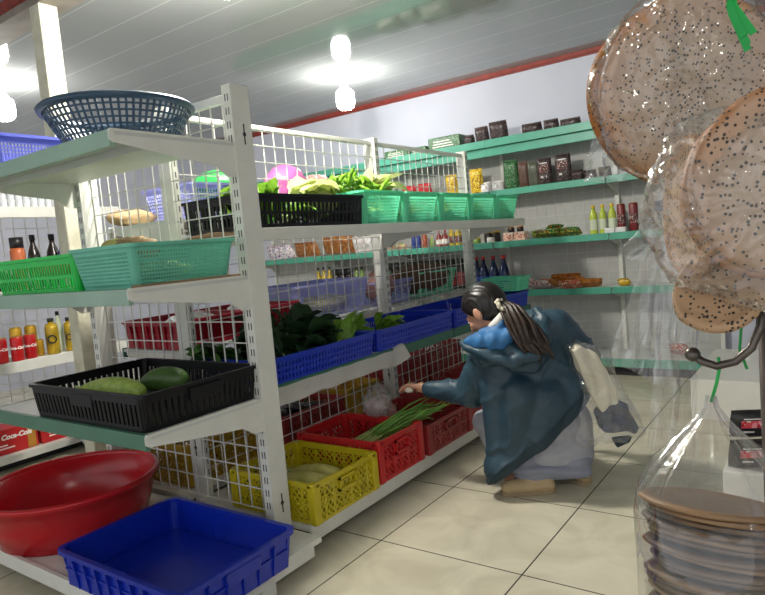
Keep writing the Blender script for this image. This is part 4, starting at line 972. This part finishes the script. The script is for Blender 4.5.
def hand(b, w, d, side, palm, curl, sc=1.):
    """palm, four curled fingers of different lengths, thumb from the side of the palm"""
    d = d.normalized(); n = palm.normalized(); n = (n-d*n.dot(d)).normalized(); s = d.cross(n)*side
    pc = w+d*.045*sc
    b.cap(w, w+d*.02*sc, .024*sc, .026*sc)
    for k in (-1.1, -.35, .35, 1.1): b.cap(w+d*.018*sc+s*.012*k*sc, w+d*.078*sc+s*.0165*k*sc, .0135*sc, .0115*sc)
    for k, ln in ((-1.15, .058), (-.4, .070), (.38, .076), (1.12, .066)):
        p = w+d*.080*sc+s*.0175*k*sc; r = .0092*sc; dd = d.copy(); ax_ = s; L = ln*sc
        for q, fr in enumerate((.45, .30, .25)):
            dd = (Matrix.Rotation(0, 3, s) @ dd); dd = (dd*cos(curl)+n*sin(curl)).normalized() if q == 0 else (dd+n*curl*.9).normalized()
            e = p+dd*(L*fr); b.cap(p, e, r, r*.93, 10); p, r = e, r*.93
    p = w+d*.025*sc+s*.022*sc; e1 = p+(d*.55+s*.75+n*.35).normalized()*.038*sc; e2 = e1+(d*.85+s*.15+n*.6).normalized()*.030*sc
    b.cap(p, e1, .0125*sc, .0105*sc, 10); b.cap(e1, e2, .0105*sc, .0085*sc, 10)
hand(b, WL+V((-.012, .012, .002)), V((-.62, .42, .12)), -1, V((-.2, -.15, -1)), .5)
hand(b, WR, V((-.5, .75, -.25)), 1, V((-.3, -.2, -1)), .6)
me = evalmesh(b, .0055, 3, .5); link('body', me, 'skin', pr, True)
# face details
for sg in (1, -1):
    e = MB(); e.ell(H_(.083, sg*.031, -.004), (.012, .006, .006), ax, 12, 8); o = e.build('eye', 'shirt', pr, True)
    e = MB(); e.ell(H_(.0885, sg*.031, -.004), (.0055, .002, .0055), ax, 10, 6); e.build('iris', 'dark', o, True)
    e = MB(); e.tube([H_(.088, sg*.018, .014), H_(.089, sg*.032, .019), H_(.080, sg*.048, .014)], [.003, .0035, .002], 6); e.build('eyebrow', 'hair', pr, True)
e = MB(); e.tube([H_(.083, .021, -.060), H_(.093, 0, -.057), H_(.083, -.021, -.060)], [.003, .0065, .003], 8); e.build('lips', 'lip', pr, True)
# hair, cut along the face line
b = MB(); b.ell(H_(-.014, 0, .024), (.095, .110, .106), ax, 28, 18); b.ell(H_(-.055, 0, -.005), (.070, .062, .078), ax)
me = evalmesh(b, .006, 4)
displace(me, lambda c: .0012*sin((c-hc).dot(hl)*420+6*mnoise.noise((c-hc)*14)))
n_ = (hf*.80-hu*.60).normalized(); me = cutmesh(me, hc+n_*.018, n_, 'inner')
hr = link('hair', me, 'hair', pr, True)
b = MB()
b.cap(H_(-.03, .070, .0), H_(.02, .073, .022), .014, .010)
pt = [V((-.115, -.005, .875)), V((-.085, -.06, .842)), V((-.05, -.115, .765)), V((-.02, -.135, .70)), V((-.005, -.135, .655))]
for k in range(44):
    a = rv(0, 6.28); rr = rv(0, 1)**.5; prs = []
    for i, p in enumerate(pt):
        w_ = [.020, .042, .060, .062, .048][i]*rr
        q = p+V((cos(a+.3*i)*w_*1.15, -abs(sin(a+.3*i))*w_*.35, sin(a+.3*i)*w_*.55)); prs.append(q)
    prs[-1] += V((rv(-.02, .03), 0, rv(-.035, .02)))
    sm = [];  # smooth path
    for i in range(len(prs)-1):
        for u in (0, .5): sm.append(prs[i].lerp(prs[i+1], u))
    sm.append(prs[-1]); n = len(sm)
    b.tube(sm, [.009*(.7+.5*sin(PI*i/n)) if i < n-1 else .0012 for i in range(n)], 6)
b.build('ponytail', 'hair2', hr, True)
b = MB()
for k in range(14):
    a = 2*PI*k/14; b.ell(V((-.120, -.040, .868))+(hu*cos(a)*.027+hl*sin(a)*.026)+V((.004*(k % 2), -.004*(k % 2), 0)), (.0105, .010, .0105), None, 8, 6)
b.build('scrunchie', 'cream', hr, True)
# jacket
b = MB()
b.ell((.035, .065, .52), (.205, .150, .25)); b.ell((.06, .07, .40), (.20, .165, .16))
b.cap((-.085, .04, .685), (.115, .065, .735), .085, .090)
b.cap((-.03, .06, .72), (.03, .06, .755), .085, .075)
b.cap((-.15, .03, .62), (-.10, .03, .45), .10, .11)
b.chain([(-.165, .0, .50), (-.185, -.02, .34), (-.185, -.03, .05)], [.075, .052, .045]); b.cap((-.18, -.03, .14), (.02, -.035, .27), .075, .10); b.cap((-.0, -.03, .24), (.155, -.0, .40), .10, .11)
b.cap((-.07, -.03, .45), (-.12, -.045, .20), .11, .07); b.cap((.05, -.03, .42), (.0, -.05, .26), .12, .10); b.cap((.14, .0, .46), (.12, -.03, .32), .11, .10)
b.chain([SL+V((0, 0, .0)), EL, WL+V((.012, -.006, 0))], [.088, .070, .043]); b.cap(WL+V((.05, -.025, .0)), WL+V((.008, -.004, 0)), .046, .042)
b.chain([SR, ER+V((.0, 0, -.01)), V((.235, .24, .50))], [.088, .064, .055])
b.ell((-.03, .03, .38), (.185, .13, .20))
me = evalmesh(b, .008, 16)
def ridge(x): return max(0, 1-abs(sin(x)))**2.2
def folds(c):
    k = mnoise.noise(c*6); d = c.x*.83-c.z*.56; msk = max(0, .35+mnoise.noise(c*4.2+V((3, 1, 2))))
    f = .016*ridge(d*31+2.4*k)*msk
    g = .012*ridge((c.x*.5+c.z*.87)*40+3*k)*max(0, mnoise.noise(c*5+V((9, 2, 4))))
    arm = .009*ridge((c-EL).length*55+2.5*mnoise.noise(c*11))*max(0, 1-(c-EL).length/.20)
    return f+g+arm-.002
displace(me, folds)
hco, hno = V((.0, -.05, .245)), V((-.31, -.05, .40)).normalized()
band = me.copy()
# the hem cut only concerns the trunk: left front corner hangs lowest
cutmesh(me, hco+hno*.0, hno, 'outer')
jk = link('jacket', me, 'jacket', pr, True)
cutmesh(band, hco+hno*.0, hno, 'outer', False); cutmesh(band, hco+hno*.045, hno, 'inner', False)
displace(band, lambda c: .004 if c.x > -.26 else -.01)
link('hem_band', band, 'hem', jk, True)
b = MB()
b.chain([(-.300, .015, .705), (-.275, -.045, .680), (-.19, -.108, .642), (-.10, -.135, .630), (-.02, -.128, .650), (.045, -.075, .715), (.062, -.02, .775), (.055, .03, .815)], [.012, .020, .026, .030, .036, .038, .035, .025])
b.cap((-.20, -.06, .655), (-.05, -.09, .655), .055, .06); b.cap((-.05, -.07, .68), (.03, -.02, .75), .06, .05)
b.cap((-.10, -.085, .60), (-.01, -.095, .60), .03, .035)
me = evalmesh(b, .007, 5); displace(me, lambda c: .005*sin((c.x*.5+c.z)*70+4*mnoise.noise(c*9)))
link('hood', me, 'jacket', jk, True)
b = MB(); b.chain([(-.283, -.012, .715), (-.235, -.055, .72), (-.165, -.088, .715), (-.11, -.085, .735)], [.018, .036, .045, .04]); b.cap((-.20, -.03, .74), (-.13, -.05, .775), .035, .035)
me = evalmesh(b, .006, 5); displace(me, lambda c: .004*sin((c.x-c.z*.5)*90+4*mnoise.noise(c*10)))
link('hood_lining', me, 'lining', jk, True)
b = MB(); b.chain([(-.185, -.035, .765), (-.150, -.058, .795), (-.112, -.055, .835)], [.014, .019, .016]); link('shirt_collar', evalmesh(b, .005, 3), 'shirt', pr, True)
# skirt
b = MB()
b.ell((.10, .10, .29), (.180, .17, .17)); b.cap((.05, .05, .17), (.15, .06, .16), .125, .125)
b.cap((.04, .10, .30), KL+V((.02, 0, 0)), .12, .064); b.cap(KL+V((.022, 0, -.01)), KL+V((.05, -.05, -.12)), .055, .045)
b.cap((.13, .12, .30), KR, .12, .08); b.cap((.0, .05, .14), (-.06, .03, .12), .10, .06); b.cap((.17, .03, .30), (.19, .04, .14), .10, .085)
me = evalmesh(b, .009, 6); displace(me, lambda c: .006*sin((c.x*.35+c.z)*60+5*mnoise.noise(c*6))*mnoise.noise(c*4+V((1, 5, 2))))
cutmesh(me, V((0, 0, .125)), V((0, 0, 1)), 'outer'); sk = link('skirt', me, 'skirt', pr, True)
b = MB(); b.cap((-.055, .01, .115), (.17, .02, .11), .072, .085); b.cap((-.03, -.02, .10), (.18, -.02, .095), .055, .06); b.cap((-.04, .08, .10), (.17, .10, .10), .06, .07)
me = evalmesh(b, .007, 5); displace(me, lambda c: .006*sin((c.x*.3+c.z*1.2)*70+5*mnoise.noise(c*6)))
cutmesh(me, V((0, 0, .062)), V((0, 0, 1)), 'outer'); link('hem_flounce', me, 'skirt2', sk, True)
def shoe(heel, toe):
    d = (toe-heel).normalized(); ln = (toe-heel).length
    b = MB(); b.chain([heel+V((0, 0, .036)), heel+d*ln*.45+V((0, 0, .036)), toe+V((0, 0, .032))], [.036, .038, .034]); b.cap(heel+d*.0+V((0, 0, .05)), heel+d*ln*.4+V((0, 0, .055)), .033, .036)
    me = evalmesh(b, .005, 3); cutmesh(me, V((0, 0, .012)), V((0, 0, 1)), 'outer'); o = link('shoe', me, 'clog', pr, True)
    b = MB(); b.chain([heel+V((0, 0, .012)), heel+d*ln*.45+V((0, 0, .012)), toe+V((0, 0, .012))], [.038, .041, .038]); me = evalmesh(b, .005, 2); cutmesh(me, V((0, 0, .001)), V((0, 0, 1)), 'outer'); cutmesh(me, V((0, 0, .017)), V((0, 0, 1)), 'inner'); link('sole', me, 'sole', o, True)
shoe(V((.030, -.035, 0)), V((-.145, -.025, 0))); shoe(V((.215, .025, 0)), V((.175, .185, 0)))
# what she holds and carries
def wl(s, t, z): return pr.matrix_world @ V((s, t, z))
MW = Matrix.Translation((-1.13, 2.67, 0)) @ Matrix.Rotation(.62286, 4, 'Z')
def inw(o): o.matrix_world = MW; return o
t = thing('garlic', 'pale garlic bulb held between the fingers of the crouching person', 'garlic', tuple(MW @ V((-.548, .262, .442))), .6)
b = MB()
for k in range(6): b.ell((.011*cos(k*PI/3), .011*sin(k*PI/3), .018), (.013, .013, .018), None, 10, 8)
b.build('cloves', 'garlic', t, True); MB().tube([(0, 0, .03), (.002, 0, .055)], [.006, .003], 8).build('neck', 'onionw', t, True)
def slab(name, poly, d, t0, m, label, cat, parent=None, vox=.006, sm=5, fold=.004, seed=0):
    b = MB(); b.prism(poly, d, (V((1, 0, 0)), V((0, 0, 1)), V((0, 1, 0))), (0, t0, 0)); me = evalmesh(b, vox, sm)
    displace(me, lambda c: fold*sin(c.x*60+c.z*25+5*mnoise.noise(c*9+V((seed, 0, 0))))+fold*mnoise.noise(c*18+V((0, seed, 0))))
    o = link(name, me, m, None, True); inw(o); tag(o, label, cat); return o
slab('tote_bag', [(.165, .645), (.205, .665), (.262, .636), (.352, .44), (.352, .40), (.28, .365), (.215, .48)], .07, -.06, 'cream', 'cream cloth tote bag inside the clear bag on the arm of the crouching person', 'tote bag', fold=.006)
slab('folded_cloth', [(.255, .362), (.352, .405), (.395, .385), (.445, .275), (.42, .255), (.285, .275)], .07, -.06, 'darkcloth', 'dark blue bundled cloth in the clear bag below the cream tote', 'cloth', seed=3, fold=.005)
slab('wallet', [(.325, .232), (.415, .236), (.40, .21), (.345, .188)], .03, -.06, 'hem', 'small dark pouch sticking out below the clear bag', 'pouch', seed=5, fold=.001, sm=2, vox=.004)
o = slab('carrier_bag', [(.145, .66), (.21, .685), (.285, .655), (.38, .47), (.455, .27), (.43, .235), (.17, .222), (.15, .25), (.19, .45)], .11, -.06, 'film', 'clear plastic carrier bag hanging from the right arm of the crouching person', 'bag', seed=7, fold=.008, sm=8)

# ------------------------------------------------------------------ hanging bread at the right
PX, PYY = -.068, .90
t = thing('bread_rack', 'rusty dark metal pole with curled hooks at the right edge, hung with bagged bread', 'rack', (PX, PYY, 0))
MB().tube([(0, 0, .03), (0, 0, 1.29)], .0125, 16).build('pole', 'pole', t, True)
MB().lathe([(.001, 0), (.16, 0), (.16, .02), (.03, .035), (.001, .035)], 28).build('base_plate', 'pole', t, True)
def hook(sg, z, s=1.):
    R_ = .052*s; cx = .0
    pts = []
    for k in range(17):
        a = PI*.06-k/16*PI*1.02
        pts.append((-.058+sg*0+R_*cos(a)*1.15, -.015-R_*.0+.01*sin(a), z+R_*sin(a)*.9))
    return pts
pts = []
for k in range(15):
    u = k/14; a = u*1.35
    pts.append((-.004-.062*sin(a)**1.0*1.0, -.014-.008*u, 1.062-.052*(1-cos(a*1.0))*1.0-.012*u))
pts = [(-.006, -.012, 1.065), (-.008, -.016, 1.035), (-.018, -.020, 1.009), (-.036, -.022, .992), (-.056, -.024, .986), (-.072, -.024, .991), (-.081, -.024, .998)]
hk = MB().tube(pts, .0052, 10).build('hook', 'chrome', t, True)
b = MB(); b.ell((-.083, -.024, 1.000), (.0095, .0095, .0095), None, 16, 10); b.build('ball_end', 'chrome', hk, True)
pts = [(-.002, .012, 1.085), (.0, .03, 1.06), (-.008, .05, 1.045), (-.022, .06, 1.042), (-.032, .062, 1.048)]
hk = MB().tube(pts, .0052, 10).build('hook', 'chrome', t, True)
b = MB(); b.ell((-.034, .062, 1.050), (.0095, .0095, .0095), None, 16, 10); b.build('ball_end', 'chrome', hk, True)
pts = [(0, .004, 1.28), (.035, .03, 1.36), (.025, .06, 1.46), (-.03, .068, 1.478)]
MB().tube(pts, .0036, 10).build('hook', 'chrome', t, True)

def flatbread(label, loc, R, th, nrm, m, seed, wob=.010, group=None, spin=0.):
    """round leavened bread: thin hollow middle, puffed rim; disc normal = nrm"""
    vs, fs = [], []; n, k = 72, 16
    for s in (1, -1):
        for j in range(k+1):
            r = R*(j/k)**.85
            for i in range(n):
                a = 2*PI*i/n; rr = r*(1+.035*mnoise.noise(V((cos(a)*1.6+seed, sin(a)*1.6, 0)))*(j/k))
                u = j/k; hgt = th*(.32+.55*math.exp(-((u-.86)/.13)**2)) if u < .86 else th*.87*math.sqrt(max(0, 1-((u-.86)/.14)**2))
                z = s*hgt*.5+.012*wob*100*.01*mnoise.noise(V((rr*cos(a)*9, rr*sin(a)*9, seed)))+wob*mnoise.noise(V((rr*cos(a)*5+seed, rr*sin(a)*5, 1)))
                vs.append((rr*cos(a), rr*sin(a), z))
    st = (k+1)*n
    for q in (0, 1):
        for j in range(k):
            for i in range(n):
                i2 = (i+1) % n; f = (q*st+j*n+i, q*st+j*n+i2, q*st+(j+1)*n+i2, q*st+(j+1)*n+i); fs.append(f if q == 0 else f[::-1])
    me = MB().add(vs, fs).mesh('flatbread')
    bm = bmesh.new(); bm.from_mesh(me); bmesh.ops.remove_doubles(bm, verts=bm.verts, dist=.0004); bm.to_mesh(me); bm.free()
    o = link('flatbread', me, m, None, True); o.location = loc
    o.rotation_mode = 'QUATERNION'; o.rotation_quaternion = V((0, 0, 1)).rotation_difference(V(nrm).normalized()) @ __import__('mathutils').Quaternion((0, 0, 1), spin)
    tag(o, label, 'bread', group); return o
def bagskin(label, loc, R, dep, nrm, seed, m='film', amp=.014, tip=None, name='bread_bag'):
    """crumpled clear bag wrapped round a stack of bread"""
    b = MB(); b.ell((0, 0, 0), (R, R, dep), None, 120, 70); me = b.mesh(name)
    for v in me.vertices:
        q = V(v.co); d = V((q.x/R, q.y/R, q.z/dep)).normalized()
        dw = d+V((mnoise.noise(d*3), mnoise.noise(d*3+V((5, 0, 0))), mnoise.noise(d*3+V((0, 5, 0)))))*.5
        w = mnoise.noise(d*2.6+V((seed, 0, 0)))+.9*(.35-abs(mnoise.noise(dw*5+V((0, seed, 0)))))+.6*(.3-abs(mnoise.noise(dw*11+V((0, 0, seed)))))+.25*(.3-abs(mnoise.noise(dw*23+V((seed, seed, 0)))))
        zz = (1 if d.z > 0 else -1)*dep*abs(d.z)**.45
        v.co = V((q.x, q.y, zz))*1.0+d*amp*w
    me.update(); o = link(name, me, m, None, True); o.location = loc; o.rotation_mode = 'QUATERNION'; o.rotation_quaternion = V((0, 0, 1)).rotation_difference(V(nrm).normalized()); tag(o, label, 'bag'); return o
def cw(px, py, Y): return None
# upper bag
N1 = V((.52, -.84, -.12)).normalized(); c1 = V((-.176, 1.10, 1.372))
flatbread('seeded round flatbread in front in the upper hanging bag, brown sesame face to the camera', c1-N1*-.010, .141, .020, N1, 'bread', 1)
flatbread('golden flatbread just behind the seeded one in the upper bag, rim showing at left', c1-N1*.016+V((-.010, 0, -.004)), .141, .020, N1, 'bread2', 5)
bagskin('clear crumpled bag round the upper hanging flatbreads', c1-N1*.004, .146, .030, N1, 2.3, amp=.013)
# lower bag, nearer
N2 = V((.22, -.97, .02)).normalized(); c2 = V((-.037, .845, 1.204))
flatbread('seeded flatbread facing the camera in the lower bag, cut by the right picture edge', c2+N2*.018, .106, .020, N2, 'bread5', 9)
flatbread('golden flatbread behind the right-edge one in the lower bag', c2-N2*.006+V((-.010, 0, -.006)), .104, .018, N2, 'bread2', 12)
flatbread('seeded flatbread turned to the left in the lower bag, seen at a steep angle', V((-.148, .885, 1.185)), .092, .020, V((-.88, -.47, .05)), 'bread2', 15)
flatbread('golden flatbread folded at the bottom of the lower bag', V((-.115, .850, 1.083)), .054, .016, V((-.12, -.80, .58)), 'bread2', 19, .018)
bagskin('clear crumpled bag round the lower hanging flatbreads beside the pole', V((-.072, .865, 1.180)), .117, .074, V((.05, -1, .05)), 6.1, amp=.016)
# green twine at the top right
def twine(label, pts, r=.0022):
    o = MB().tube(pts, r, 8).build('twine', 'twine', None, True); tag(o, label, 'twine'); return o
kn = thing('ribbon', 'bright green plastic ribbon tied round the neck of the bread bags at top right', 'ribbon', (-.098, .965, 1.466))
for k in range(9):
    a = rv(-.5, .5); l_ = rv(.07, .12)
    b = MB(); p = [V((0, 0, 0)), V((.012*a, -.01, -l_*.4)), V((.03*a+.022, -.016, -l_))] if k < 5 else [V((0, 0, 0)), V((.03*a, -.005, .02)), V((.06*a+.01, -.01, .06))]
    for i in range(2): b.bar(p[i], p[i+1], .0085, .0006, V((a, -1, .1)))
    b.build('strand', 'twine', kn)
MB().lathe([(.008, -.006), (.012, -.002), (.012, .002), (.008, .006)], 12, cap=True).build('knot', 'capyellow', kn, True)
# stack bag below
cs = V((-.121, .80, .79)); hang = V((-.132, .874, .945))
for i in range(40):
    z = .838-.0088*i; m = ['bread3', 'bread4', 'bread3'][i % 3] if i else 'bread4'
    lb = 'topmost golden-brown flatbread of the hanging stack' if i == 0 else 'brown flatbread in the horizontal stack in the hanging bag'
    o = flatbread(lb, cs+V((rv(-.004, .004), rv(-.004, .004), z-cs.z)), .077+rv(-.004, .004), .0085, V((.03+rv(-.03, .03), .27+rv(-.03, .03), 1)), m, 30+i*2.1, .003, None if i == 0 else 'stacked flatbreads in the lower bag', rv(0, 6))
b = MB(); seg = 96; prof = [(.004, .948), (.007, .935), (.018, .920), (.040, .897), (.066, .872), (.083, .845), (.088, .82), (.088, .76), (.089, .70), (.089, .62), (.088, .50), (.085, .475), (.05, .465), (.002, .462)]
vs, fs = [], []
for j, (r, z) in enumerate(prof):
    for i in range(seg):
        a = 2*PI*i/seg; f = max(0, min(1, (z-.80)/.12))
        rr = r*(1+.16*f*sin(a*9+2*sin(a*2))+.08*f*sin(a*17))+.004*mnoise.noise(V((cos(a)*4, sin(a)*4, z*24)))+.003*abs(mnoise.noise(V((cos(a)*9, sin(a)*9, z*60))))
        u = max(0, (z-.80)/.148); c = V((cs.x, cs.y, 0)).lerp(V((hang.x, hang.y, 0)), min(1, u)**1.3)
        vs.append((c.x+rr*cos(a), c.y+rr*sin(a), z))
for j in range(len(prof)-1):
    for i in range(seg): fs.append((j*seg+i, j*seg+(i+1) % seg, (j+1)*seg+(i+1) % seg, (j+1)*seg+i))
tag(MB().add(vs, fs).build('bread_bag', 'film', None, True), 'tall clear bag holding the horizontal stack of brown flatbreads, hung from the hook', 'bag')
twine('green twine loop from the hook to the neck of the stack bag', [(-.122, .877, .997), (-.121, .878, .985), (-.125, .876, .965), (-.132, .874, .940)], .0020)
twine('second green twine hanging from the back hook', [(-.092, .961, 1.046), (-.105, .962, 1.02), (-.108, .963, .99), (-.100, .962, .965)], .0018)
# loose clear film hanging left of the bread
def sheet(label, quad, n, k, amp, m, seed, name='plastic_film'):
    A, B, C_, D = [V(p) for p in quad]; vs, fs = [], []; nn = (B-A).cross(D-A).normalized()
    for i in range(n+1):
        for j in range(k+1):
            u, v = i/n, j/k; p = A.lerp(B, u).lerp(D.lerp(C_, u), v)
            w = sin(u*13+3*mnoise.noise(V((u*2, v*2, seed))))*.5+mnoise.noise(V((u*5, v*3, seed)))+.5*abs(mnoise.noise(V((u*11, v*7, seed+3))))
            vs.append(p+nn*amp*w)
    for i in range(n):
        for j in range(k): fs.append((i*(k+1)+j, (i+1)*(k+1)+j, (i+1)*(k+1)+j+1, i*(k+1)+j+1))
    o = MB().add(vs, fs).build(name, m, None, True); tag(o, label, 'plastic film'); return o
sheet('long clear plastic film hanging straight down left of the lower bread bag', [(-.262, 1.08, .80), (-.190, 1.08, .79), (-.158, 1.06, 1.19), (-.215, 1.08, 1.19)], 40, 60, .012, 'film2', 1)
sheet('wide clear film fanning out to the left below the bread', [(-.325, 1.12, .935), (-.20, 1.06, .90), (-.20, 1.06, 1.175), (-.228, 1.08, 1.185)], 40, 50, .010, 'film2', 3)
sheet('short flap of clear film sticking out to the left between the two bread bags', [(-.300, 1.12, 1.125), (-.215, 1.08, 1.08), (-.195, 1.08, 1.19), (-.240, 1.09, 1.185)], 30, 24, .008, 'film2', 4)
sheet('bunched end of clear bag sticking out below left of the upper flatbread', [(-.385, 1.22, 1.26), (-.285, 1.14, 1.245), (-.270, 1.13, 1.33), (-.355, 1.20, 1.345)], 30, 24, .012, 'film2', 8)
# black and red packets on the white carton
for i, (z, y) in enumerate(((.286, 2.50), (.375, 2.56))):
    pouch('coffee_packet', ['lower', 'upper'][i]+' black and red packet on the white carton behind the pole', 'packet', -.262, y, z, .15, .10, .05, 'capblack', .25 if i == 0 else .25, .45, band=('pk_red2', 'txt'))

# ------------------------------------------------------------------ camera, light, view
cd = bpy.data.cameras.new('camera'); cam = bpy.data.objects.new('camera', cd); C.objects.link(cam); SC.camera = cam
cd.sensor_width = 36; cd.lens = 36*634.9/765; cd.clip_start = .02
yaw, pit, rol = .62286, -.080686, -.0871866
fw = V((-sin(yaw)*cos(pit), cos(yaw)*cos(pit), sin(pit))); rt = V((cos(yaw), sin(yaw), 0)); up = rt.cross(fw)
r_ = rt*cos(rol)+up*sin(rol); u_ = -rt*sin(rol)+up*cos(rol)
cam.matrix_world = Matrix(((r_.x, u_.x, -fw.x, 0), (r_.y, u_.y, -fw.y, 0), (r_.z, u_.z, -fw.z, 1.172), (0, 0, 0, 1)))
w = bpy.data.worlds.new('daylight'); SC.world = w; w.use_nodes = True
bg = w.node_tree.nodes['Background']; bg.inputs[0].default_value = (.95, .97, 1, 1); bg.inputs[1].default_value = .58
SC.view_settings.view_transform = 'Standard'; SC.view_settings.look = 'None'; SC.view_settings.gamma = 1
SC.view_settings.use_curve_mapping = False; SC.view_settings.exposure = .95
SC.cycles.max_bounces = 10; SC.cycles.transparent_max_bounces = 24; SC.cycles.transmission_bounces = 6
